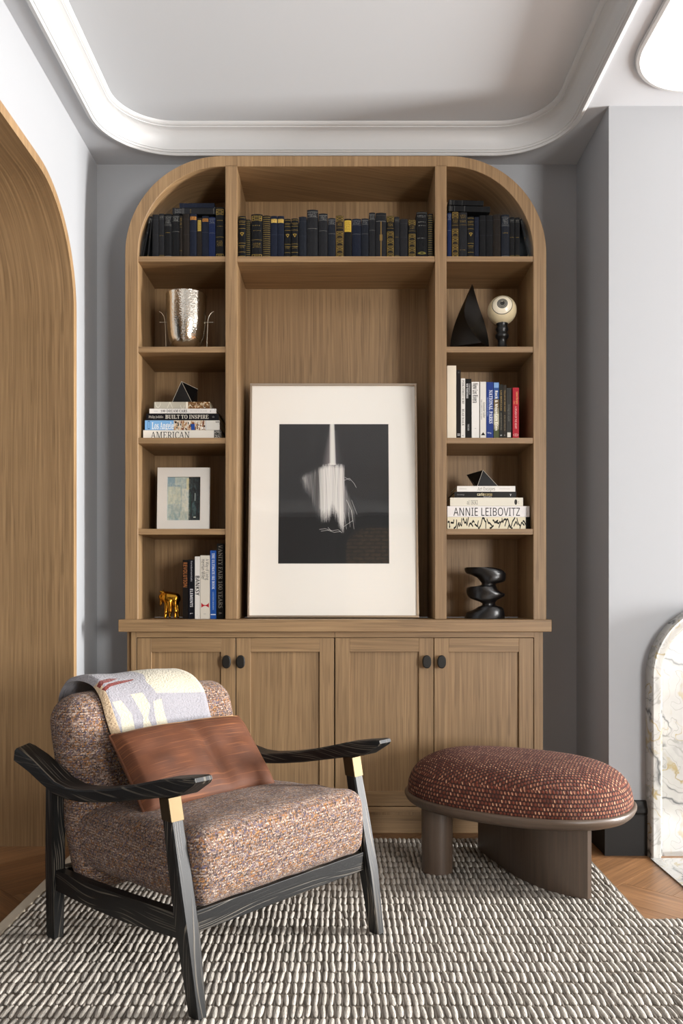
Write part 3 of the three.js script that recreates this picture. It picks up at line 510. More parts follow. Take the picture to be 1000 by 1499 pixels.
/* ---------------- footstool ---------------- */
{
  const S = { x: 0.655, d: 3.085, a: 0.425, b: 0.315, th: -30 * Math.PI / 180, n: 2.3 };
  const fs = thing('footstool', 'oval footstool with rust boucle cushion on taupe wooden legs', 'footstool', [S.x, RUGTOP, -S.d]);
  const fy = y => y - RUGTOP;
  const ring = (k, y, seg = 72) => { const p = []; for (let i = 0; i < seg; i++) { const t = i / seg * Math.PI * 2, c = Math.cos(t), s = Math.sin(t); const ex = (S.a + k) * Math.sign(c) * Math.abs(c) ** (2 / S.n), ez = (S.b + k) * Math.sign(s) * Math.abs(s) ** (2 / S.n); const cx_ = Math.cos(S.th), sx_ = Math.sin(S.th); p.push(V3(ex * cx_ - ez * sx_, fy(y), -(ex * sx_ + ez * cx_))); } return p; };
  const rim = [[-0.06, 0.250], [-0.035, 0.252], [-0.018, 0.259], [-0.006, 0.270], [0, 0.283], [0, 0.292], [-0.004, 0.297], [-0.012, 0.297], [-0.014, 0.29]].map(([k, y]) => ring(k, y));
  part('rim', uvm(loft(rim, true, 0.9), 'x', 0.2, 0.1), M.taupe, fs);
  const dome = []; for (let i = 0; i <= 16; i++) { const a = i / 16 * Math.PI / 2; const k = -0.012 + 0.006 * Math.sin(a * 2) - 0.30 * (1 - Math.cos(a) ** 0.62); dome.push(ring(k, 0.292 + 0.158 * Math.sin(a) ** 0.92)); }
  const dg = loft(dome, true, 3); // planar mapping wrapped down the sides
  part('cushion', uvm(dg, 'y', 0, 0, 1 / 0.16), M.rust, fs, 'domed rust boucle cushion with beige flecks');
  part('round_leg', uvm(new THREE.CylinderGeometry(0.058, 0.058, 0.243, 40).translate(0.357 - S.x, 0.1215, -(3.08 - S.d)), 'y', 0.1, 0.2), M.taupe, fs, 'round column leg');
  const sl = new THREE.Shape(); const P = [[0.552, 3.335], [0.575, 3.23], [0.606, 3.11], [0.645, 2.99], [0.69, 2.905], [0.745, 2.843], [0.80, 2.803], [0.832, 2.786], [0.846, 2.79], [0.850, 2.803], [0.846, 2.83], [0.81, 2.95], [0.765, 3.08], [0.70, 3.22], [0.62, 3.34], [0.575, 3.352]];
  sl.setFromPoints(P.map(([x, d]) => new THREE.Vector2(x - S.x, d - S.d)));
  const lg = new THREE.ExtrudeGeometry(sl, { depth: 0.243, bevelEnabled: false }); lg.rotateX(-Math.PI / 2);
  part('slab_leg', uvm(toCreasedNormals(lg, 0.5), 'y', 0.6, 0.1), M.taupe, fs, 'curved slab leg');
}

/* ---------------- books ---------------- */
/* spine prints: one horizontal strip per book, read from the head of the spine to its foot */
function atlas(w, h, rowH) { const cv = document.createElement('canvas'); cv.width = w; cv.height = h; return { cv, c: cv.getContext('2d'), w, h, rowH, n: 0 }; }
const AO = atlas(512, 2048, 40), AM = atlas(1024, 2048, 64);
function strip(A, draw) { const y = A.n++ * A.rowH, c = A.c; c.save(); c.beginPath(); c.rect(0, y, A.w, A.rowH); c.clip(); c.translate(0, y); draw(c, A.w, A.rowH); c.restore(); return [1 - (y + A.rowH - 0.5) / A.h, 1 - (y + 0.5) / A.h]; }
function finishAtlas(A, rough) { const t = new THREE.CanvasTexture(A.cv); t.colorSpace = THREE.SRGBColorSpace; return phy({ map: t, roughness: rough, specularIntensity: 0.3 }); }
M.oldSpine = finishAtlas(AO, 0.6); M.newSpine = finishAtlas(AM, 0.35);
/* a bound book standing upright, spine towards +z, its foot at y = 0 */
function bookGeo(w, h, d, vr, bulge) {
  const t = 0.0022, s = new THREE.Shape(), pts = [[-w / 2, -d], [-w / 2, -0.001]]; const ns = bulge ? 6 : 2;
  for (let i = 0; i <= ns; i++) { const f = i / ns; pts.push([lerp(-w / 2, w / 2, f), bulge * Math.sin(f * Math.PI)]); }
  pts.push([w / 2, -0.001], [w / 2, -d], [w / 2 - t, -d], [w / 2 - t, -t - 0.001], [-w / 2 + t, -t - 0.001], [-w / 2 + t, -d]);
  const u = pts.filter((p, i) => !i || Math.hypot(p[0] - pts[i - 1][0], p[1] - pts[i - 1][1]) > 1e-5);
  s.setFromPoints(u.map(([x, z]) => new THREE.Vector2(x, -z))); const g = new THREE.ExtrudeGeometry(s, { depth: h, bevelEnabled: false }); g.rotateX(-Math.PI / 2);
  const c = toCreasedNormals(g, 0.5), p = c.attributes.position, uv = []; for (let i = 0; i < p.count; i++) uv.push(clamp(1 - p.getY(i) / h, 0.002, 0.998), lerp(vr[0], vr[1], clamp(p.getX(i) / w + 0.5, 0.02, 0.98)));
  c.setAttribute('uv', new THREE.Float32BufferAttribute(uv, 2)); 
  const pg = new THREE.BoxGeometry(w - 2 * t - 0.0006, h - 0.007, d - 0.008).translate(0, h / 2, -(d - 0.008) / 2 - 0.0045);
  return [c, pg];
}
function book(name, label, group, w, h, d, vr, mat, bulge = 0) {
  const b = thing(name, label, 'book', [0, 0, 0], 0, group); const [c, p] = bookGeo(w, h, d, vr, bulge);
  part('cover', c, mat, b); part('page_block', p, M.pageCream, b); return b;
}
const GOLD = '#8d7434', SILVER = '#8a8a86';
/* old bindings: [x0, x1, top, style, colour, label] in photo pixels */
function oldStrip(col, style, w) {
  return strip(AO, (c, W, H) => {
    c.fillStyle = col; c.fillRect(0, 0, W, H);
    for (let i = 0; i < 240; i++) { c.fillStyle = rnd() < 0.5 ? 'rgba(255,255,255,0.025)' : 'rgba(0,0,0,0.10)'; c.fillRect(rnd() * W, rnd() * H, rr(4, 40), rr(0.5, 2)); }
    const line = (x, k = 3, co = GOLD) => { c.fillStyle = co; c.fillRect(x, 2, k, H - 4); };
    const txt = (x, s, co = GOLD) => { c.fillStyle = co; for (let k = 0; k < s; k++) { const y0 = 6 + rnd() * 4; for (let y = y0; y < H - 7; y += rr(3, 6)) c.fillRect(x + k * 15, y, rr(5, 8), rr(1.5, 3)); } };
    const orn = (x, l, co = GOLD) => { c.strokeStyle = co; c.lineWidth = 2.2; c.strokeRect(x + 2, 4, l - 4, H - 8); for (let k = 0; k < l / 30; k++) { const cx0 = x + 15 + k * 30; if (cx0 > x + l - 10) break; c.beginPath(); c.arc(cx0, H / 2, 9, 0, 7); c.stroke(); c.beginPath(); c.arc(cx0, H / 2, 3.5, 0, 7); c.stroke(); for (const [a, b] of [[-11, -11], [11, -11], [-11, 11], [11, 11]]) { c.beginPath(); c.arc(cx0 + a, H / 2 + b, 3, 0, 7); c.stroke(); } } };
    const shield = (x) => { c.fillStyle = GOLD; c.beginPath(); c.moveTo(x, 8); c.lineTo(x + 44, H / 2); c.lineTo(x, H - 8); c.quadraticCurveTo(x - 12, H / 2, x, 8); c.fill(); c.fillStyle = col; c.fillRect(x + 4, H / 2 - 4, 16, 8); };
    if (style === 'bands') { for (const x of [18, 60, 100, 150, 330, 360, 440, 490]) line(x, 4); txt(75, 1); txt(370, 2); shield(205); }
    else if (style === 'lines') { for (let x = 20; x < W; x += 26) line(x, 5, '#7d6a36'); }
    else if (style === 'title') { orn(18, 60); txt(130, 1); txt(190, 1); line(300, 3); txt(340, 4); orn(470, 34); }
    else if (style === 'label') { c.fillStyle = '#b89a4e'; c.fillRect(38, 3, 46, H - 6); c.fillStyle = col; txt(44, 2, '#4a3a18'); line(230, 2, '#4b5060'); }
    else if (style === 'yellow') { c.fillStyle = '#bfa03c'; c.fillRect(22, 3, 150, H - 6); txt(40, 8, '#57451a'); }
    else if (style === 'redlabel') { c.fillStyle = '#9a6a34'; c.fillRect(30, 3, 40, H - 6); txt(36, 2, '#3a1c10'); line(200, 2, '#50525c'); }
    else if (style === 'goldlabel') { c.fillStyle = '#a08840'; c.fillRect(30, 6, 140, H - 12); txt(40, 8, '#5a4a20'); }
    else if (style === 'silver') { line(30, 2, SILVER); line(120, 2, SILVER); txt(40, 5, SILVER); line(134, 2, SILVER); txt(215, 1, GOLD); line(490, 3, SILVER); }
    else if (style === 'text') { line(22, 3, SILVER); line(78, 2, SILVER); txt(34, 3, SILVER); line(200, 2, SILVER); }
    else if (style === 'goldtext') { txt(30, 3); txt(90, 2); line(140, 2); txt(420, 1); }
    else if (style === 'pattern') { orn(6, 70); txt(90, 3); line(150, 3); for (let x = 190; x < 500; x += 90) orn(x, 84); }
    else if (style === 'rod') { line(30, 2, '#57534a'); line(96, 3, SILVER); c.fillStyle = '#7a6236'; c.fillRect(100, H / 2 - 2, 400, 4); c.fillRect(250, H / 2 - 5, 70, 10); }
    else if (style === 'badge') { txt(40, 2, SILVER); txt(110, 1, SILVER); txt(150, 1, SILVER); line(12, 2, SILVER); txt(290, 1, SILVER); c.fillStyle = '#6f6830'; c.beginPath(); c.arc(460, H / 2, 15, 0, 7); c.fill(); c.fillStyle = col; c.beginPath(); c.arc(460, H / 2, 6, 0, 7); c.fill(); }
    else if (style === 'small') { line(30, 2, '#6a6a64'); line(60, 2, '#6a6a64'); txt(40, 1, SILVER); txt(250, 1, GOLD); line(480, 6, '#6b5a2c'); }
    else { line(60, 2, '#44454a'); line(240, 2, '#3c3d42'); }
  });
}
const DS = 3.572;                                          // depth of the old spines
const OLDC = { nv: '#131928', bk: '#0f1012', gr: '#1c1d20', br: '#1d1814', bl: '#142144', sl: '#181c24' };
function oldBook(x0, x1, top, style, col, label, group) {
  const y0 = shelfY.s1 + 0.0004, w = X(x1, DS) - X(x0, DS) - 0.0006, h = Y(top, DS) - y0, d = clamp(h * 0.72, 0.10, 0.19);
  const b = book('old_book', label, group, w, h, d, oldStrip(OLDC[col], style, w), M.oldSpine, Math.min(0.006, w * 0.12)); b.position.set(X((x0 + x1) / 2, DS), y0, -DS - rnd() * 0.004); return b;
}
const gl = 'old books on the top left shelf', gc = 'old books on the top middle shelf', gr_ = 'old books on the top right shelf';
const zl = z => 180 + z / 6.06, zy6 = z => 220 + z / 6.06;
[[260, 318, 570, 'plain', 'gr', 'worn charcoal old book beside two leaning slim books, top left shelf'], [319, 366, 562, 'small', 'gr', 'dark grey old book second from the leaning slim books, top left shelf'], [367, 433, 565, 'silver', 'bk', 'black old book with silver lettering panel, top left shelf'], [434, 502, 570, 'text', 'bk', 'black old book with fine silver lines, top left shelf'], [503, 527, 580, 'goldtext', 'br', 'narrow dark old book with gilt lettering, top left shelf'], [528, 591, 565, 'plain', 'br', 'plain brown-black old book, top left shelf'], [592, 655, 565, 'redlabel', 'nv', 'navy old book with narrow gilt bands, top left shelf'], [656, 700, 600, 'goldlabel', 'br', 'dark old book with tall gilt label, top left shelf'], [701, 761, 585, 'redlabel', 'nv', 'navy old book with red and gilt label, top left shelf'], [762, 820, 595, 'text', 'bl', 'blue old book with silver title, top left shelf'], [822, 898, 505, 'title', 'bk', 'tall black ornamented old book against the left upright']]
  .forEach(([a, b, t, s, c, l]) => oldBook(zl(a), zl(b), zy6(t), s, c, l, gl));
const zc = z => 330 + z / 5.88, zc2 = z => 480 + z / 5.88, zcy = z => 290 + z / 5.88;
[[112, 175, 158, 'bands', 'bk', 'black gilt-banded old book with crest, first in the middle row'], [177, 215, 185, 'lines', 'bk', 'narrow black gilt-ruled old book beside the first crested one'], [222, 320, 140, 'title', 'bk', 'wide black old book with gilt ornament at head and foot'], [322, 388, 152, 'lines', 'br', 'brown old book covered in gilt rules'], [390, 447, 155, 'label', 'nv', 'navy old book with gilt label, beside the gilt-ruled brown one'], [448, 505, 155, 'label', 'nv', 'navy old book with pale gilt label, second of the pair'], [508, 563, 178, 'bands', 'bk', 'black gilt-banded old book with faint crest, after the navy pair'], [567, 628, 178, 'bands', 'bk', 'black gilt-banded old book with bright gilt crest'], [632, 700, 160, 'plain', 'sl', 'plain slate old book beside the tallest grey book'], [702, 797, 102, 'text', 'gr', 'tallest grey old book with ruled title block'], [802, 880, 135, 'text', 'gr', 'dark grey old book right of the tallest grey one'], [883, 948, 172, 'text', 'sl', 'slate blue old book with silver lines'], [952, 1017, 150, 'pattern', 'br', 'brown old book patterned all over in gilt, beside the yellow label']]
  .forEach(([a, b, t, s, c, l]) => oldBook(zc(a), zc(b), zcy(t), s, c, l, gc));
[[140, 205, 180, 'yellow', 'bk', 'black old book with big yellow label'], [208, 288, 178, 'text', 'nv', 'navy old book with silver title right of the yellow label'], [290, 351, 178, 'text', 'sl', 'slate old book with faint title bands'], [355, 409, 125, 'text', 'gr', 'tall narrow charcoal old book'], [412, 503, 130, 'rod', 'gr', 'wide charcoal old book with gilt staff on the spine'], [507, 570, 155, 'pattern', 'bk', 'black old book with gilt scroll pattern'], [573, 617, 160, 'small', 'gr', 'narrow grey old book beside the gilt scroll pattern'], [620, 688, 180, 'plain', 'gr', 'plain dark grey old book in the middle row'], [694, 758, 185, 'pattern', 'bk', 'low black old book with worn gilt pattern'], [762, 857, 120, 'badge', 'bk', 'tall black old book with round gilt badge at its foot'], [862, 906, 135, 'lines', 'bk', 'narrow black old book last in the middle row']]
  .forEach(([a, b, t, s, c, l]) => oldBook(zc2(a), zc2(b), zcy(t), s, c, l, gc));
const zr = z => 640 + z / 5.88, zry = z => 220 + z / 5.88;
[[89, 123, 540, 'text', 'bl', 'bright blue old book against the right upright'], [127, 185, 530, 'pattern', 'br', 'gilt patterned old book on the top right shelf'], [188, 259, 535, 'goldtext', 'gr', 'grey old book with gilt title on the top right shelf'], [262, 318, 570, 'bands', 'bk', 'gilt-banded old book with crest on the top right shelf'], [321, 360, 575, 'plain', 'nv', 'plain narrow navy old book on the top right shelf'], [364, 420, 562, 'plain', 'bk', 'plain black old book beside the narrow navy one, top right shelf'], [422, 481, 560, 'plain', 'bk', 'plain black old book beside the brown one, top right shelf'], [483, 549, 552, 'plain', 'br', 'plain brown old book on the top right shelf'], [553, 623, 555, 'silver', 'sl', 'slate old book with gilt emblem on the top right shelf'], [625, 669, 575, 'small', 'bk', 'black volume with gilt foot, first of a pair on the top right shelf'], [671, 712, 580, 'small', 'bk', 'black volume with gilt foot beside the leaning book']]
  .forEach(([a, b, t, s, c, l]) => oldBook(zr(a), zr(b), zry(t), s, c, l, gr_));
/* leaning slim books in the arch corners */
function leanBook(xb, xt, top, w, col, style, label, group, right) {
  const y0 = shelfY.s1 + 0.0005, bx0 = X(xb, DS), dx = X(xt, DS) - bx0, dy = Y(top, DS) - y0, h = Math.hypot(dx, dy), a = Math.atan2(dx, dy);
  const b = book('old_book', label, group, w, h, 0.13, oldStrip(OLDC[col], style, w), M.oldSpine, 0.001);
  b.rotation.z = -a; b.position.set(bx0, y0 + (w / 2) * Math.abs(Math.sin(a)), -DS); return b;
}
leanBook(zl(172), zl(243), zy6(592), 0.008, 'bk', 'text', 'slim black old book leaning against the left arch', gl);
leanBook(zl(219), zl(256), zy6(590), 0.006, 'bk', 'small', 'slim black old book leaning beside the outermost one, top left shelf', gl);
leanBook(zr(790), zr(722), zry(592), 0.008, 'bk', 'small', 'slim black old book leaning in the right arch', gr_);
/* old books lying on top of the rows */
function flatOld(x0, x1, py0, py1, col, style, label, group, tilt = 0) {
  const len = X(x1, DS) - X(x0, DS), w = (Y(py0, DS) - Y(py1, DS)) - 0.0006; const b = book('old_book', label, group, w, len, 0.125, oldStrip(OLDC[col], style, w), M.oldSpine, 0.002);
  b.rotation.z = Math.PI / 2 + tilt; b.position.set(X(x1, DS), Y((py0 + py1) / 2, DS) - 0.0003, -DS - 0.006); return b;
}
flatOld(zl(437), zl(818), zy6(505), zy6(560.5), 'gr', 'silver', 'grey old book lying flat on the top left row', gl);
flatOld(zl(500), zl(810), zy6(462), zy6(503), 'nv', 'plain', 'thin navy old book lying topmost on the top left row', gl, 0);
flatOld(zr(96), zr(458), zry(478), zry(527), 'bk', 'text', 'black old book lying flat on the top right row', gr_, -0.03);
flatOld(zr(100), zr(402), zry(428), zry(470), 'bk', 'goldtext', 'black old book lying topmost on the top right row', gr_, -0.03);

/* modern books */
const DN = 3.60;
function modStrip(bg, fn) { return strip(AM, (c, W, H) => { c.fillStyle = bg; c.fillRect(0, 0, W, H); c.textBaseline = 'middle'; fn && fn(c, W, H); }); }
const T = (c, s, x, y, font, col, stretch) => { c.font = font; c.fillStyle = col; c.textAlign = 'left'; c.save(); c.translate(x, y); if (stretch) { const m = c.measureText(s).width; if (m > 0) c.scale(stretch / m, 1); } c.fillText(s, 0, 0); c.restore(); };
function upright(x0, x1, top, sy, d, vr, label, group, name = 'book') {
  const w = X(x1, DN) - X(x0, DN) - 0.0008, y0 = sy + 0.0004, h = Y(top, DN) - y0; const b = book(name, label, group, w, h, d, vr, M.newSpine, 0); b.position.set(X((x0 + x1) / 2, DN), y0, -DN); return b;
}
const g3 = 'upright books on the right shelf', zm = z => 640 + z / 5.88, zmy = z => 510 + z / 5.88;
const R3 = (a, b, t, d, bg, fn, label) => upright(zm(a), zm(b), zmy(t), shelfY.s3, d, modStrip(bg, fn), label, g3);
R3(86, 165, 148, 0.24, '#e6ddca', null, 'thick blank cream book against the right upright');
R3(167, 204, 185, 0.22, '#1c1715', (c) => { T(c, 'ii', 30, 32, 'bold 34px sans-serif', '#777'); T(c, 'II', 930, 32, 'bold 50px sans-serif', '#ccc', 40); }, 'tall narrow black book beside the cream one');
R3(205, 242, 258, 0.2, '#e4e2dc', (c) => { T(c, 'PERK STREET SURF', 30, 32, 'bold 40px serif', '#222', 400); T(c, 'BEAD WALK', 510, 32, 'bold 40px serif', '#222', 280); T(c, 'v', 940, 32, 'italic 40px serif', '#222'); }, 'narrow white book with black capitals, right shelf');
R3(243, 295, 262, 0.2, '#121212', (c) => { T(c, 'Contemporary Art', 80, 18, '26px sans-serif', '#ddd', 190); T(c, 'NEW TERRITORIES', 80, 44, 'bold 26px sans-serif', '#ddd', 250); T(c, 'TASCHEN', 760, 32, '24px sans-serif', '#ddd', 110); }, 'black book with small white lettering, right shelf');
R3(297, 363, 288, 0.21, '#e6e4df', (c) => { T(c, 'New Los Rivera', 25, 34, 'bold 58px sans-serif', '#1c1c1c', 350); T(c, 'o', 820, 30, '20px serif', '#444'); }, 'white book with big condensed black title');
R3(370, 422, 287, 0.2, '#dddad3', (c) => { T(c, 'Alexander Calder', 360, 22, '30px serif', '#333', 280); T(c, 'THE COMPLETE WORKS', 310, 48, '18px serif', '#666', 360); c.fillStyle = '#111'; c.beginPath(); c.moveTo(890, 32); c.lineTo(945, 10); c.lineTo(945, 54); c.fill(); }, 'white book with black triangle at its foot');
R3(424, 485, 290, 0.21, '#22397c', (c) => { T(c, 'NATIONAL PARKS', 140, 24, 'bold 42px serif', '#dfe4ee', 600); T(c, 'THE UNITED STATES OF AMERICA', 270, 52, '17px serif', '#9fb0d8', 340); T(c, 'g', 890, 28, 'italic 44px serif', '#dfe4ee'); }, 'royal blue book with white capitals');
R3(487, 533, 292, 0.2, '#8c8770', (c, W, H) => { c.fillStyle = '#31518c'; c.fillRect(0, 0, 300, H); c.fillStyle = '#7ea1cf'; c.fillRect(8, 4, 90, H - 8); c.fillStyle = '#6a5a40'; c.fillRect(300, 0, 160, H); c.fillStyle = '#b7b39a'; c.fillRect(560, 0, 200, H); c.fillStyle = '#4e5636'; c.fillRect(840, 0, 184, H); T(c, 'Rock & Mountain Eden', 145, 32, 'bold 46px sans-serif', '#f0ece0', 720); }, 'landscape photo spine book with white title');
R3(535, 567, 310, 0.2, '#25241f', (c) => { T(c, 'LAS MONTANAS', 110, 32, 'bold 40px serif', '#a58a58', 380); T(c, 'ARCHITECTURE', 520, 32, '30px serif', '#8b8370', 330); T(c, 'B', 930, 32, 'bold 40px sans-serif', '#ccc'); }, 'dark book with bronze lettering, right shelf');
R3(568, 597, 315, 0.2, '#2c261e', (c) => { T(c, 'VILLAS OF THE WEST', 100, 32, 'bold 38px serif', '#9c8050', 400); T(c, 'HOUSES', 560, 32, '30px serif', '#8b7d60', 300); T(c, 'o', 930, 32, 'bold 34px sans-serif', '#aaa'); }, 'brown-black book with bronze lettering, beside the grey one');
R3(598, 640, 340, 0.19, '#33322f', (c) => { T(c, 'living in style', 320, 32, 'italic 34px serif', '#77746c', 340); c.fillStyle = '#ddd8cc'; c.fillRect(880, 10, 95, 44); }, 'dark grey book with small pale block at its foot');
R3(650, 705, 338, 0.2, '#a81f2e', (c) => { T(c, 'Samuel Marquez', 80, 20, 'bold 26px serif', '#d9a86a', 250); T(c, 'GIRL', 260, 46, '20px serif', '#d9a86a', 70); T(c, 'A SPLASH OF THE HEART', 370, 32, '26px sans-serif', '#e8cfc8', 440); c.strokeStyle = '#f0d8cc'; c.lineWidth = 4; c.beginPath(); c.arc(930, 32, 22, 0, 7); c.stroke(); c.beginPath(); c.moveTo(912, 32); c.lineTo(948, 32); c.stroke(); }, 'crimson book at the end of the row');
/* bottom left row */
const g5 = 'upright books beside the gold figurine', zq = z => 180 + z / 6.06, zqy = z => 780 + z / 6.06;
const R5 = (a, b, t, d, bg, fn, label) => upright(zq(a), zq(b), zqy(t), shelfY.top, d, modStrip(bg, fn), label, g5);
R5(530, 578, 240, 0.2, '#1a1613', (c) => T(c, 'REVOLUTION', 40, 34, 'bold 62px sans-serif', '#a0643a', 440), 'black book with copper lettering beside the gold figurine');
R5(580, 636, 238, 0.22, '#12131b', (c) => { T(c, 'fundamentals', 20, 32, '22px sans-serif', '#cfcfd6', 360); T(c, 'ELEMENTS', 500, 32, 'bold 40px sans-serif', '#d8d8dc', 320); T(c, 'L', 920, 32, 'bold 40px sans-serif', '#d8d8dc'); }, 'navy-black book with white spaced capitals');
R5(638, 684, 210, 0.22, '#e6e3dd', (c) => { T(c, 'BANKSY', 310, 32, 'bold 64px sans-serif', '#141414', 330); T(c, 'i', 950, 32, '20px sans-serif', '#777'); }, 'white book with bold black title');
R5(686, 772, 200, 0.24, '#ded8cb', (c, W, H) => { T(c, 'Herman Miller', 60, 44, '30px sans-serif', '#222', 330); T(c, 'A Way of Living', 60, 18, '28px sans-serif', '#333', 340); c.fillStyle = '#b3202c'; c.beginPath(); c.moveTo(760, 8); c.lineTo(842, 8); c.quadraticCurveTo(815, 22, 812, 32); c.quadraticCurveTo(815, 42, 842, 56); c.lineTo(760, 56); c.quadraticCurveTo(800, 46, 800, 32); c.quadraticCurveTo(800, 18, 760, 8); c.fill(); T(c, 'o', 935, 32, '26px serif', '#888'); }, 'thick cream book with red emblem near its foot');
R5(774, 828, 157, 0.22, '#2857a6', (c) => { T(c, 'THE ULTIMATE SKI BOOK', 40, 32, 'bold 38px serif', '#dfe6f2', 540); T(c, 'LEGENDS RESORTS', 620, 32, '18px serif', '#bcd', 270); c.fillStyle = '#dfe6f2'; c.fillRect(950, 6, 14, 52); }, 'bright blue book with white capitals');
R5(832, 894, 95, 0.24, '#161412', (c) => { T(c, 'VANITY FAIR 100 YEARS', 20, 30, '50px serif', '#a39e92', 860); T(c, 'A', 930, 30, 'bold 36px serif', '#a39e92'); }, 'tallest black book against the left upright');
/* lying stacks */
function flatBook(x0, x1, py0, py1, d, vr, label, group, dz = 0, turn = 0) {
  const len = X(x1, DN) - X(x0, DN), w = Y(py0, DN) - Y(py1, DN) - 0.0006; const b = book('coffee_table_book', label, group, w, len, d, vr, M.newSpine, 0);
  b.rotation.order = 'YXZ'; b.rotation.z = Math.PI / 2; b.position.set(X(x1, DN), Y((py0 + py1) / 2, DN), -DN - dz); return b;
}
const ga = 'lying books on the left shelf', za = z => 180 + z / 6.06, zay = z => 510 + z / 6.06;
flatBook(za(180), za(873), zay(725), shelfPy(640.5), 0.26, modStrip('#e9e5db', (c, W, H) => { T(c, 'AMERICAN', 100, 34, '58px serif', '#222', 510); c.fillStyle = '#6e6c68'; c.fillRect(925, 0, 99, H); for (let i = 0; i < 60; i++) { c.fillStyle = rnd() < 0.5 ? '#33322f' : '#a9a69c'; c.fillRect(925 + rnd() * 95, rnd() * H, rr(4, 14), rr(3, 9)); } }), 'thick white book with black serif capitals, lowest in the left stack', ga);
function shelfPy(p) { return VY + (p - VY) * D / DN; }
flatBook(za(195), za(858), zay(638), zay(724.5), 0.25, modStrip('#7fb2e2', (c, W, H) => { T(c, 'Los Angeles', 95, 36, 'bold 60px serif', '#f2f4f2', 330); c.strokeStyle = '#2d4f80'; c.lineWidth = 4; c.strokeRect(42, 8, 26, 46); c.fillStyle = '#d9cfc0'; c.fillRect(395, 0, 440, H); for (let i = 0; i < 150; i++) { c.fillStyle = ['#2a2724', '#b98a5c', '#e8dcc8', '#7c4a30', '#f3efe6', '#c2a37c'][Math.floor(rnd() * 6)]; c.fillRect(395 + rnd() * 430, rnd() * H, rr(4, 26), rr(4, 22)); } c.fillStyle = '#2c4f9c'; c.fillRect(632, 24, 50, 40); c.fillStyle = '#dcdad2'; c.fillRect(838, 0, 186, H); T(c, 'TASCHEN', 965, 12, 'bold 14px sans-serif', '#222', 50); }), 'sky blue book with photo collage spine in the left stack', ga);
flatBook(za(205), za(850), zay(578), zay(637), 0.24, modStrip('#17161a', (c) => { T(c, 'Philip Jodidio', 38, 32, '30px serif', '#cfcac0', 205); T(c, 'BUILT TO INSPIRE', 270, 32, 'bold 50px serif', '#d9d4c8', 610); T(c, 'slo', 930, 32, '24px serif', '#aaa'); }), 'black book with white capitals in the left stack', ga);
flatBook(za(235), za(827), zay(534), zay(577), 0.23, modStrip('#e8e6e1', (c) => { T(c, '100 DREAM CARS', 170, 32, 'bold 46px serif', '#26242a', 410); T(c, 'the history', 70, 32, '20px serif', '#aaa', 60); T(c, 'THE FINEST IN THE BOOK', 620, 32, '22px serif', '#9a9a9a', 260); T(c, 'ø', 925, 32, '34px serif', '#888'); }), 'thin white book with small capitals in the left stack', ga);
flatBook(za(278), za(770), zay(474), zay(533), 0.2, modStrip('#b9b5a6', (c, W, H) => { c.strokeStyle = '#e9e5d8'; c.lineWidth = 5; c.beginPath(); c.arc(70, 6, 46, 0, Math.PI); c.stroke(); c.beginPath(); c.moveTo(240, 60); c.lineTo(290, 4); c.lineTo(340, 60); c.stroke(); c.beginPath(); c.arc(520, 30, 34, 0, Math.PI); c.stroke(); c.fillStyle = '#efe9da'; c.fillRect(585, 0, 38, H); c.fillStyle = '#7b5a38'; c.fillRect(623, 0, 401, H); for (let i = 0; i < 70; i++) { c.fillStyle = ['#3c2a1a', '#b58a5c', '#5c3f26', '#d9c8a8'][Math.floor(rnd() * 4)]; c.fillRect(623 + rnd() * 400, rnd() * H, rr(6, 40), rr(3, 12)); } c.strokeStyle = '#efe9da'; c.beginPath(); c.moveTo(650, 20); c.lineTo(700, 50); c.moveTo(760, 60); c.lineTo(780, 10); c.stroke(); c.beginPath(); c.arc(930, 30, 26, 1, 5.4); c.stroke(); }), 'grey and brown picture-spine book topmost in the left stack', ga);
const gb = 'lying books on the right shelf', zb = z => 640 + z / 5.88, zby = z => 650 + z / 5.88;
flatBook(zb(88), zb(800), zby(628), shelfPy(774), 0.26, modStrip('#e4dcc2', (c, W, H) => { c.strokeStyle = '#16150f'; c.lineWidth = 9; c.lineCap = 'round'; for (let i = 0; i < 26; i++) { const x = 10 + i * 37; c.beginPath(); c.moveTo(x, rr(4, 60)); c.bezierCurveTo(x + rr(10, 40), rr(-10, 70), x + rr(-10, 50), rr(-10, 70), x + rr(20, 60), rr(4, 60)); c.stroke(); } c.fillStyle = '#16150f'; c.fillRect(968, 0, 56, H); }), 'cream book with bold black squiggles, lowest in the right stack', gb);
flatBook(zb(88), zb(795), zby(534), zby(627.5), 0.27, modStrip('#ebe8e6', (c) => { T(c, 'ANNIE LEIBOVITZ', 78, 34, '62px sans-serif', '#1b1b1d', 830); c.save(); c.translate(982, 58); c.rotate(-Math.PI / 2); T(c, 'TASCHEN', 0, 0, '14px sans-serif', '#555', 50); c.restore(); }), 'thick white book with wide black capitals in the right stack', gb);
flatBook(zb(112), zb(740), zby(461), zby(533.5), 0.24, modStrip('#e3dfd0', (c) => { T(c, 'al IKKI', 235, 36, '44px serif', '#6d6a5f', 155); c.fillStyle = '#2b2a24'; c.beginPath(); c.arc(920, 34, 20, 0, 7); c.fill(); T(c, 'c', 950, 34, '34px serif', '#6d6a5f'); }), 'ivory book with small round emblem in the right stack', gb);
flatBook(zb(150), zb(680), zby(411), zby(460.5), 0.22, modStrip('#1b1a18', (c) => { T(c, 'carlo', 375, 28, 'bold 44px sans-serif', '#e6d9b0', 120); T(c, 'scarpa', 497, 28, 'bold 44px sans-serif', '#b6a473', 130); T(c, 'layers', 480, 54, '18px sans-serif', '#ccc', 140); T(c, 'v', 920, 32, 'bold 40px sans-serif', '#e8e8e8'); T(c, 'the drawings', 45, 32, '22px sans-serif', '#999', 120); }), 'thin black book with cream lettering in the right stack', gb);
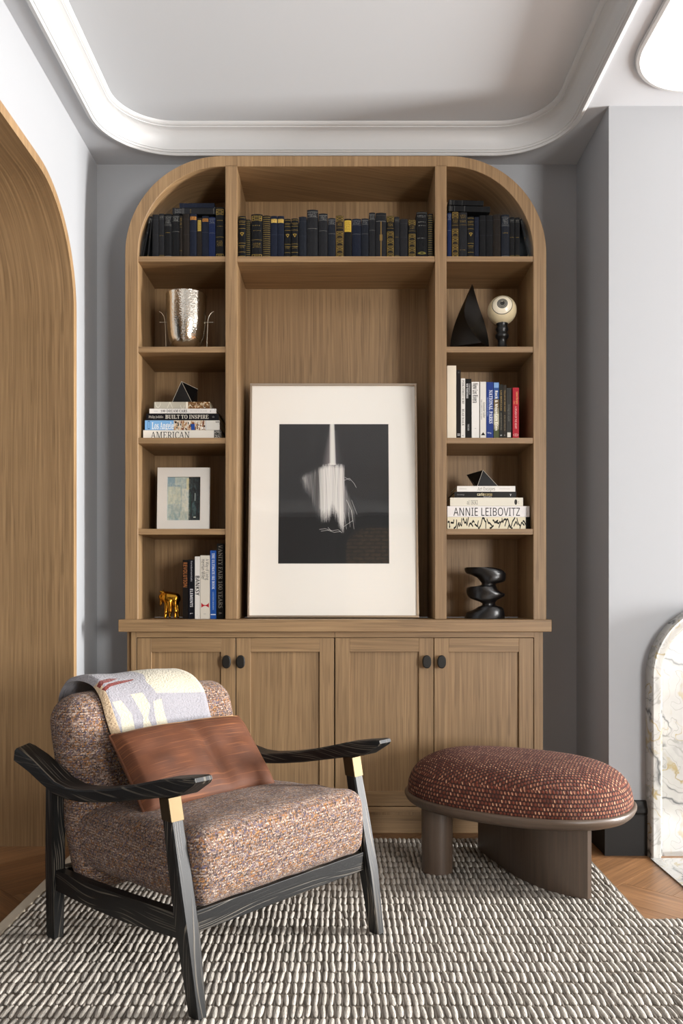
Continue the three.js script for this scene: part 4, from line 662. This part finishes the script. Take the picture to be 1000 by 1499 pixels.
flatBook(zb(172), zb(673), zby(361), zby(410.5), 0.21, modStrip('#e8e6e0', (c) => { T(c, 'Art Escapes', 360, 32, '50px serif', '#77736a', 310); c.fillStyle = '#c8c5bd'; c.fillRect(40, 30, 130, 6); c.fillRect(740, 30, 190, 6); }), 'thin white book topmost in the right stack', gb);

/* ---------------- things on the shelves ---------------- */
M.silver = std({ color: 0xd8d2c6, metalness: 1, roughness: 0.16, bumpMap: dataTex(256, 256, (u, v) => grey(255 * fbm(u * 28, v * 28, 28, 28, 2)), false), bumpScale: 0.0006 });
M.wire = std({ color: 0xd9d2c0, metalness: 1, roughness: 0.25 });
{
  const d = 3.655, k = d / F; const o = thing('ice_bucket', 'hammered silver ice bucket held in a thin wire stand', 'bucket', [X(273, d), shelfY.s2 + 0.0005, -d]);
  const r = 0.0905, h = Y(432, d) - shelfY.s2 - 0.004;
  const pf = [[0.001, 0.006], [0.034, 0.006], [0.036, 0.012], [0.048, 0.014], [0.066, 0.030], [0.078, 0.06], [0.0845, 0.10], [0.088, 0.15], [0.0895, h - 0.004], [0.0905, h - 0.001], [0.0900, h], [0.0880, h - 0.001], [0.0868, 0.15], [0.083, 0.10], [0.0765, 0.062], [0.064, 0.034], [0.046, 0.018], [0.001, 0.016]].map(p => new THREE.Vector2(...p));
  part('bowl', uvm(new THREE.LatheGeometry(pf, 64), 'y', 0, 0, 8), M.silver, o);
  part('foot', new THREE.LatheGeometry([[0.001, 0], [0.040, 0], [0.041, 0.003], [0.036, 0.007], [0.001, 0.007]].map(p => new THREE.Vector2(...p)), 48), M.silver, o);
  for (const s of [-1, 1]) {
    const w = part('wire_handle', tube([V3(s * 0.090, 0.002, 0), V3(s * 0.0915, 0.06, 0), V3(s * 0.094, 0.12, 0), V3(s * 0.0955, 0.145, 0), V3(s * 0.101, 0.166, 0), V3(s * 0.112, 0.180, 0), V3(s * 0.121, 0.185, 0)], 0.0016, 40), M.wire, o);
    part('pin', mergeGeometries([new THREE.CylinderGeometry(0.0012, 0.0012, 0.030, 8).rotateZ(Math.PI / 2).translate(s * 0.102, 0.137, 0), new THREE.SphereGeometry(0.0028, 12, 8).translate(s * 0.117, 0.137, 0)]), M.wire, w);
  }
}
{ // dark sail-shaped sculpture
  const d = 3.66; const o = thing('horn_sculpture', 'dark bronze horn-shaped sculpture beside the eyeball ornament', 'sculpture', [X(687, d), shelfY.s2 + 0.0005, -d]);
  const lv = [[507.5, 659, 702, 716], [498, 660, 694, 715.3], [488, 662, 687, 713.5], [478, 664.5, 681.5, 711], [468, 668, 678.5, 708], [458, 672, 678, 704.5], [448, 676.5, 680, 701], [438, 681, 683, 698], [428, 685.5, 687, 695], [420, 689, 690, 693], [417, 690.5, 691, 692]];
  const rings = lv.map(([y, l, m, r], i) => { const yy = Math.max(Y(y, d) - shelfY.s2 - 0.0005, 0), xl = X(l, d) - o.position.x, xm = X(m, d) - o.position.x, xr = X(r, d) - o.position.x, dp = 0.055 * (1 - i / 11) + 0.003; return [V3(xl, yy, 0), V3(lerp(xl, xm, 0.6), yy, dp * 0.62), V3(xm, yy, dp), V3(lerp(xm, xr, 0.5), yy, dp * 0.42), V3(xr, yy, 0), V3((xl + xr) / 2, yy, -dp * 0.7)]; });
  const g = loft(rings, true, 0.75); part('body', g, std({ color: 0x1d1915, roughness: 0.32, metalness: 0.55 }), o);
}
{ // eyeball
  const d = 3.65, o = thing('eyeball_ornament', 'ivory eyeball ornament with black iris on a turned black stand', 'ornament', [X(735, d), shelfY.s2 + 0.0005, -d]);
  const r = 0.0635, cyE = Y(455, d) - shelfY.s2;
  const cv = document.createElement('canvas'); cv.width = 1024; cv.height = 512; const c = cv.getContext('2d'); const yy = a => a / 180 * 512;
  c.fillStyle = '#e2d3ae'; c.fillRect(0, 0, 1024, 512); c.fillStyle = '#ece3cb'; c.fillRect(0, 0, 1024, yy(43)); c.fillStyle = '#1b1a17'; c.fillRect(0, yy(42), 1024, yy(2.6));
  c.fillStyle = '#8f8b80'; c.fillRect(0, 0, 1024, yy(21)); c.fillStyle = '#1b1a17'; c.fillRect(0, yy(19.4), 1024, yy(1.8)); for (let i = 0; i < 48; i++) c.fillRect(i * 1024 / 48, yy(9), 9, yy(11)); c.fillRect(0, 0, 1024, yy(9)); c.fillRect(0, yy(13.5), 1024, yy(1));
  c.fillStyle = '#d8d2c2'; c.fillRect(700, yy(7), 120, yy(2.2));
  const t = new THREE.CanvasTexture(cv); t.colorSpace = THREE.SRGBColorSpace; t.wrapS = THREE.RepeatWrapping;
  const e = part('eyeball', new THREE.SphereGeometry(r, 64, 64), phy({ map: t, roughness: 0.28, clearcoat: 0.4 }), o, 'ivory ball with painted iris'); e.position.y = cyE;
  e.quaternion.setFromUnitVectors(V3(0, 1, 0), V3(-0.16, 0.2, 0.96).normalize());
  const h = cyE - r; const pf = [[0.001, 0], [0.037, 0], [0.0375, 0.004], [0.030, 0.010], [0.022, 0.018], [0.0185, 0.028], [0.019, 0.036], [0.027, 0.041], [0.030, 0.046], [0.030, 0.051], [0.024, 0.055], [0.024, 0.059], [0.028, 0.063], [0.028, 0.069], [0.0235, 0.073], [0.0235, 0.077], [0.026, 0.081], [0.0255, 0.088], [0.02, 0.084], [0.001, 0.08]].map(([q, y]) => new THREE.Vector2(q, y / 0.081 * (h + 0.004)));
  part('stand', new THREE.LatheGeometry(pf, 40), M.black, o, 'turned black stand');
}
/* faceted black objects with pale edges on the stacks */
function facet(label, base, pts, edges, faces) {
  const o = thing('geometric_ornament', label, 'ornament', base); part('body', toCreasedNormals(new ConvexGeometry(pts), 0.1), M.black, o);
  for (const [a, b] of edges) { const v = pts[b].clone().sub(pts[a]); const g = new THREE.CylinderGeometry(0.0009, 0.0009, v.length(), 6); g.applyQuaternion(new THREE.Quaternion().setFromUnitVectors(V3(0, 1, 0), v.clone().normalize())); g.translate(...pts[a].clone().add(pts[b]).multiplyScalar(0.5).toArray()); part('edge', g, M.paleEdge, o); }
}
M.paleEdge = std({ color: 0xcfc8b8, roughness: 0.4 });
{
  const d = 3.68, by0 = Y(zay(474), DN) + 0.0005; const q = (x, y, dz) => V3(X(za(x), d) - X(za(535), d), y < 0 ? 0 : Math.max(Y(zay(y), d) - by0, 0), dz);
  const d2 = 3.66; facet('black faceted ornament with pale edges on the left book stack', [X(za(535), d), by0, -d],
    [q(440, -1, 0.03), q(632, -1, 0.04), q(527, 303, 0.02), q(655, 348, -0.03), q(640, -1, -0.05), q(460, 340, -0.05), q(470, -1, -0.06)], [[0, 2], [1, 2], [2, 3]]);
  const by1 = Y(zby(361), DN) + 0.0005; const p = (x, y, dz) => V3(X(zb(x), d) - X(zb(395), d), y < 0 ? 0 : Math.max(Y(zby(y), d) - by1, 0), dz);
  facet('black faceted ornament with pale edges on the right book stack', [X(zb(395), d), by1, -d],
    [p(330, -1, 0.045), p(515, -1, 0.04), p(388, 230, 0.02), p(265, 255, -0.04), p(350, -1, -0.05), p(470, -1, -0.05)], [[0, 2], [1, 2]]);
}
{ // small framed painting
  const d = 3.70; const x0 = X(zl(310), d), x1 = X(zl(770), d), pz = z => 650 + z / 6.06, y0 = shelfY.s4 + 0.0006, y1 = Y(pz(213), d), w = x1 - x0, h = y1 - y0;
  const o = thing('small_framed_painting', 'small abstract painting in a wide white frame on the left shelf', 'picture', [(x0 + x1) / 2, y0, -d]);
  const wx = (X(zl(395), d) - x0), wx1 = x1 - X(zl(690), d), wy0 = Y(pz(683), d) - y0, wy1 = y1 - Y(pz(293), d);
  const s = new THREE.Shape(); s.moveTo(-w / 2, 0); s.lineTo(w / 2, 0); s.lineTo(w / 2, h); s.lineTo(-w / 2, h); const hh = new THREE.Path(); hh.moveTo(-w / 2 + wx, wy0); hh.lineTo(w / 2 - wx1, wy0); hh.lineTo(w / 2 - wx1, h - wy1); hh.lineTo(-w / 2 + wx, h - wy1); s.holes.push(hh);
  const fr = part('frame', new THREE.ExtrudeGeometry(s, { depth: 0.02, bevelEnabled: true, bevelSize: 0.0008, bevelThickness: 0.0008, bevelSegments: 1 }), std({ color: 0xe9e6df, roughness: 0.5 }), o, 'wide flat white frame');
  const cv = document.createElement('canvas'); cv.width = 384; cv.height = 512; const c = cv.getContext('2d');
  c.fillStyle = '#a9b7b4'; c.fillRect(0, 0, 384, 512); const R = (col, x, y, a, b) => { c.fillStyle = col; c.fillRect(x, y, a, b); };
  R('#8ea6b0', 0, 0, 150, 110); R('#b9c5be', 90, 10, 120, 90); R('#c9cdb9', 14, 120, 140, 200); R('#d6d6c6', 170, 140, 70, 260); R('#a5b3ad', 20, 330, 150, 160); R('#bcc2b4', 150, 400, 110, 100); R('#d8cfa0', 220, 20, 26, 130); R('#1d2224', 246, 0, 138, 512); R('#34484a', 282, 300, 52, 170); R('#121517', 330, 0, 54, 512);
  for (let i = 0; i < 900; i++) { const x = rnd() * 384, y = rnd() * 512; c.fillStyle = x < 250 ? ['rgba(235,235,222,0.16)', 'rgba(120,150,160,0.16)', 'rgba(205,205,180,0.18)'][i % 3] : ['rgba(10,12,14,0.3)', 'rgba(70,100,104,0.2)', 'rgba(150,160,150,0.08)'][i % 3]; c.fillRect(x, y, rr(4, 26), rr(8, 60)); }
  R('#9aa6a2', 312, 190, 10, 90); R('#c8ccc0', 300, 460, 26, 14); R('#2c4a40', 256, 180, 12, 240); c.strokeStyle = '#2a2e2c'; c.lineWidth = 8; c.strokeRect(0, 0, 384, 512);
  const t = new THREE.CanvasTexture(cv); t.colorSpace = THREE.SRGBColorSpace;
  part('painting', new THREE.PlaneGeometry(w - wx - wx1 + 0.004, h - wy0 - wy1 + 0.004).translate((wx - wx1) / 2, (wy0 + h - wy1) / 2, 0.012), std({ map: t, roughness: 0.45 }), o, 'abstract painting in pale greys and black');
  part('backing', new THREE.BoxGeometry(w - 0.006, h - 0.006, 0.006).translate(0, h / 2, 0.004), M.black, o);
  o.rotation.x = -0.06; o.position.y += 0.0003;
}
{ // gold animal figurine, facing left
  const d = 3.64; const o = thing('gold_figurine', 'small shiny gold dog-like figurine beside the upright books', 'figurine', [X(zl(425), d), shelfY.top + 0.0003, -d]);
  const s = 1 / 6.06 / F * d, P = (x, y, z) => V3((x - 425) * s, (755 - y) * s, z * s);
  const bones = [[P(400, 572, 0), P(462, 576, 0), 58, 50], [P(372, 560, 0), P(352, 562, 4), 48, 34], [P(345, 575, 6), P(337, 632, 8), 15, 8], [P(395, 590, 26), P(388, 700, 30), 22, 12], [P(388, 700, 30), P(383, 743, 32), 11, 12], [P(402, 590, -26), P(410, 742, -30), 20, 10], [P(425, 600, 34), P(428, 690, 36), 24, 16], [P(465, 590, 24), P(474, 690, 28), 26, 12], [P(474, 690, 28), P(468, 743, 30), 10, 11], [P(470, 590, -24), P(486, 742, -28), 24, 10], [P(478, 560, 0), P(490, 615, 10), 26, 11], [P(355, 522, 18), P(336, 515, 28), 12, 7], [P(362, 522, -16), P(350, 505, -24), 12, 7]].map(([a, b, r1, r2]) => [a, b, r1 * s, r2 * s]);
  const res = 64, mc = new MarchingCubes(res, M.black, false, false, 60000), L = 0.076, oc = V3(0, 0.062, 0); mc.isolation = 0;
  const q = V3(), ab = V3(), K = 0.004; for (let k = 0; k < res; k++) for (let j = 0; j < res; j++) for (let i = 0; i < res; i++) {
    q.set((i / res * 2 - 1) * L + oc.x, (j / res * 2 - 1) * L + oc.y, (k / res * 2 - 1) * L + oc.z); let dm = 0.05;
    for (const [a, b, r1, r2] of bones) { ab.copy(b).sub(a); const t = clamp(q.clone().sub(a).dot(ab) / ab.lengthSq(), 0, 1); const dd = q.distanceTo(a.clone().addScaledVector(ab, t)) - lerp(r1, r2, t); const h = clamp(0.5 + 0.5 * (dm - dd) / K, 0, 1); dm = lerp(dm, dd, h) - K * h * (1 - h); }
    mc.field[i + j * res + k * res * res] = -dm;
  }
  mc.update(); const n = mc.count; const g = new THREE.BufferGeometry(); g.setAttribute('position', new THREE.BufferAttribute(mc.positionArray.slice(0, n * 3), 3)); let gg = mergeVertices(g, 1e-5); gg.scale(L, L, L); gg.translate(oc.x, oc.y, oc.z); gg.computeVertexNormals(); gg.computeBoundingBox(); gg.translate(0, -gg.boundingBox.min.y, 0);
  part('body', gg, std({ color: 0xc08a2e, metalness: 1, roughness: 0.2 }), o);
}
{ // black stacked-lobe sculpture
  const d = 3.66; const zx = z => 640 + z / 5.88, zyy = z => 780 + z / 5.88; const o = thing('abstract_sculpture', 'glossy black carved sculpture of stacked angular lobes on the worktop', 'sculpture', [X(zx(415), d), shelfY.top + 0.0004, -d]);
  const lv = [[752, 232, 578], [735, 236, 578], [715, 246, 576], [690, 256, 574], [675, 290, 572], [655, 330, 568], [640, 350, 555], [622, 385, 505], [608, 388, 500], [592, 360, 506], [578, 318, 520], [562, 285, 548], [545, 266, 576], [525, 258, 578], [510, 256, 545], [495, 255, 520], [475, 258, 510], [464, 275, 508], [456, 350, 508], [446, 380, 505], [434, 382, 515], [424, 376, 568], [410, 366, 586], [385, 345, 588], [362, 300, 588], [348, 256, 584], [332, 245, 570], [316, 240, 545], [304, 238, 505], [298, 246, 470]];
  const rings = lv.map(([y, l, r], i) => { const yy = Math.max(Y(zyy(y), d) - shelfY.top - 0.0004, 0), a = X(zx(l), d) - o.position.x, b = X(zx(r), d) - o.position.x, w = (b - a) / 2, c = (a + b) / 2; const dp = Math.min(0.05, 0.022 + w * 0.5), p = []; for (let k = 0; k < 28; k++) { const t = k / 28 * Math.PI * 2, cs = Math.cos(t), sn = Math.sin(t); p.push(V3(c + w * Math.sign(cs) * Math.abs(cs) ** 0.75, yy, dp * Math.sign(sn) * Math.abs(sn) ** 0.85 + 0.012 * Math.sin(i * 0.55) * cs)); } return p; });
  part('body', loft(rings, true, 0.65), std({ color: 0x0d0d0f, roughness: 0.28 }), o);
}
/* large framed print leaning at the back of the middle bay */
{
  const db = 3.645, x0 = X(362, db), x1 = X(613.5, db), w = x1 - x0, y0 = shelfY.top + 0.0045, tilt = 6.0 * Math.PI / 180;
  const yt = 561; let h = 1.0; for (let i = 0; i < 20; i++) { const dt = db + h * Math.sin(tilt); h = (Y(yt, dt) - y0) / Math.cos(tilt); }
  const o = thing('framed_print', 'large black and white print in a thin pale metal frame with wide mat', 'picture', [(x0 + x1) / 2, y0, -db]); o.rotation.x = -tilt;
  const f = 0.010, fd = 0.03; M.frameMetal = std({ color: 0xb9aa98, metalness: 0.9, roughness: 0.28 });
  for (const [a, b, c, d] of [[-w / 2, w / 2, 0, f], [-w / 2, w / 2, h - f, h], [-w / 2, -w / 2 + f, f, h - f], [w / 2 - f, w / 2, f, h - f]]) part('frame_bar', new RoundedBoxGeometry(b - a, d - c, fd, 1, 0.0015).translate((a + b) / 2, (c + d) / 2, -fd / 2), M.frameMetal, o, 'pale champagne metal frame bar');
  // print position inside the mat
  const u0 = (408 - 364) / (613 - 364), u1 = (570.5 - 364) / (613 - 364), v0 = (901 - 824) / (901 - 561), v1 = (901 - 621) / (901 - 561);
  const px0 = -w / 2 + u0 * w, px1 = -w / 2 + u1 * w, py0 = v0 * h, py1 = v1 * h * 1.0;
  part('mat', new THREE.BoxGeometry(w - 0.006, h - 0.006, 0.003).translate(0, h / 2, -0.0105), std({ color: 0xf7f4ec, roughness: 0.9 }), o, 'wide off-white mat');
  const cv = document.createElement('canvas'); cv.width = 768; cv.height = 960; const c = cv.getContext('2d'); c.fillStyle = '#08080a'; c.fillRect(0, 0, 768, 960);
  const sx = x => (x - 228) / (768 - 228) * 768, sy = y => (y - 270) / (945 - 270) * 960;
  const poly = (col, pts) => { c.fillStyle = col; c.beginPath(); pts.forEach(([x, y], i) => i ? c.lineTo(sx(x), sy(y)) : c.moveTo(sx(x), sy(y))); c.closePath(); c.fill(); };
  const soft = (a, b, steps, op, col = '235,232,226') => { for (let k = 0; k < steps; k++) { const t = k / (steps - 1); poly(`rgba(${col},${op})`, a.map((p, i) => [lerp(p[0], b[i][0], t), lerp(p[1], b[i][1], t)])); } };
  soft([[478, 270], [500, 270], [512, 470], [430, 470]], [[484, 270], [496, 270], [506, 470], [478, 470]], 10, 0.07);
  soft([[476, 270], [503, 270], [508, 470], [476, 470]], [[486, 270], [494, 270], [500, 470], [486, 470]], 8, 0.28);
  soft([[500, 300], [520, 300], [555, 480], [500, 480]], [[500, 300], [505, 300], [520, 480], [500, 480]], 6, 0.04);
  const ip = (t, x) => { for (let i = 1; i < t.length; i++) if (x <= t[i][0]) return lerp(t[i - 1][1], t[i][1], (x - t[i - 1][0]) / (t[i][0] - t[i - 1][0])); return t[t.length - 1][1]; };
  const topC = [[320, 542], [350, 520], [430, 482], [480, 468], [548, 474], [556, 560], [575, 620], [602, 690]], botC = [[320, 546], [350, 590], [385, 650], [405, 720], [440, 742], [470, 742], [487, 700], [505, 720], [540, 800], [560, 740], [602, 770]], dens = [[320, 0.10], [350, 0.22], [385, 0.16], [425, 0.12], [436, 0.6], [540, 0.7], [552, 0.2], [575, 0.14], [602, 0.05]];
  c.lineCap = 'round'; for (let i = 0; i < 1500; i++) { const x = rr(320, 602), k = ip(dens, x), y0 = ip(topC, x) + rr(-8, 18), y1 = ip(botC, x) + rr(-60, 10), lean = rr(-6, 10); if (y1 < y0) continue; c.strokeStyle = `rgba(236,233,227,${(k * rr(0.05, 0.28)).toFixed(3)})`; c.lineWidth = rr(2, 9); c.beginPath(); c.moveTo(sx(x - lean), sy(y0)); c.quadraticCurveTo(sx(x + lean * 0.5), sy((y0 + y1) / 2), sx(x + lean), sy(y1)); c.stroke(); }
  c.strokeStyle = 'rgba(240,238,232,0.85)'; c.lineWidth = 4; const ln = (...p) => { c.beginPath(); p.forEach(([x, y], i) => i ? c.lineTo(sx(x), sy(y)) : c.moveTo(sx(x), sy(y))); c.stroke(); };
  c.lineWidth = 2.5; ln([428, 782], [455, 778], [490, 788], [520, 784], [538, 798]); ln([436, 790], [470, 786], [500, 796], [530, 792]); ln([470, 772], [486, 790]); ln([548, 545], [575, 535], [598, 560], [608, 580]); ln([552, 530], [578, 545]); ln([560, 640], [584, 690], [592, 745]); c.lineWidth = 2; ln([548, 700], [560, 780]); ln([570, 700], [578, 770]); ln([585, 690], [597, 780]); ln([545, 770], [590, 740]); ln([585, 640], [612, 710]); c.strokeStyle = 'rgba(200,200,196,0.35)'; ln([318, 664], [345, 655], [356, 645]);
  const t = new THREE.CanvasTexture(cv); t.colorSpace = THREE.SRGBColorSpace;
  part('print', new THREE.PlaneGeometry(px1 - px0, py1 - py0).translate((px0 + px1) / 2, (py0 + py1) / 2, -0.0085), std({ map: t, roughness: 0.7 }), o, 'black print of a blurred white hanging form');
  part('glass_pane', new THREE.PlaneGeometry(w - 2 * f + 0.004, h - 2 * f + 0.004).translate(0, h / 2, -0.005), M.glass, o);
  part('backboard', new THREE.BoxGeometry(w - 0.006, h - 0.006, 0.012).translate(0, h / 2, -0.0195), M.black, o);
}
/* arched cabinet on the wall behind the camera, mirrored in the print's glass */
{
  const o = thing('cane_cabinet', 'tall dark arched cabinet with woven cane front, mirrored in the print glass', 'cabinet', [0.747, 0, -FRONTD]);
  const w = 1.62, h = 2.93, r = 0.36, mk = (i) => { const s = new THREE.Shape(); s.moveTo(-w / 2 + i, i ? 0.08 : 0); s.lineTo(w / 2 - i, i ? 0.08 : 0); s.lineTo(w / 2 - i, h - r); s.absarc(w / 2 - r, h - r, r - i, 0, Math.PI / 2); s.lineTo(-w / 2 + r, h - i); s.absarc(-w / 2 + r, h - r, r - i, Math.PI / 2, Math.PI); return s; };
  const fs = mk(0), hole = new THREE.Path(mk(0.11).getPoints(20)); fs.holes.push(hole); const fg = new THREE.ExtrudeGeometry(fs, { depth: 0.3, bevelEnabled: false, curveSegments: 20 }); fg.rotateY(Math.PI); fg.translate(0, 0, -0.002);
  part('frame', uvm(fg), std({ color: 0x15110e, roughness: 0.5 }), o);
  const caneT = dataTex(512, 512, (u, v) => { const y = v * 24, row = Math.floor(y), x = u * 8 + (row % 2) * 0.5 + 0.15 * vn(u * 20, v * 30, 20, 30); const g = Math.min(Math.abs((y % 1) - 0.5) * 2, 1), q = smooth(0.95, 0.6, g) * smooth(0.0, 0.1, Math.abs((x % 1) - 0.5)); return mix3([40, 30, 20], [214, 172, 112], q * (0.5 + 0.5 * vn(u * 40, v * 40, 40, 40))); });
  const pg = new THREE.ExtrudeGeometry(mk(0.108), { depth: 0.02, bevelEnabled: false, curveSegments: 20 }); pg.rotateY(Math.PI); pg.translate(0, 0, -0.18);
  part('cane_panel', uvm(pg, 'y', 0, 0, 1.0), std({ map: caneT, roughness: 0.8 }), o);
}
/* antique prints were drawn into the strips above: upload them */
M.oldSpine.map.needsUpdate = true; M.newSpine.map.needsUpdate = true;

renderer.render(scene, camera);
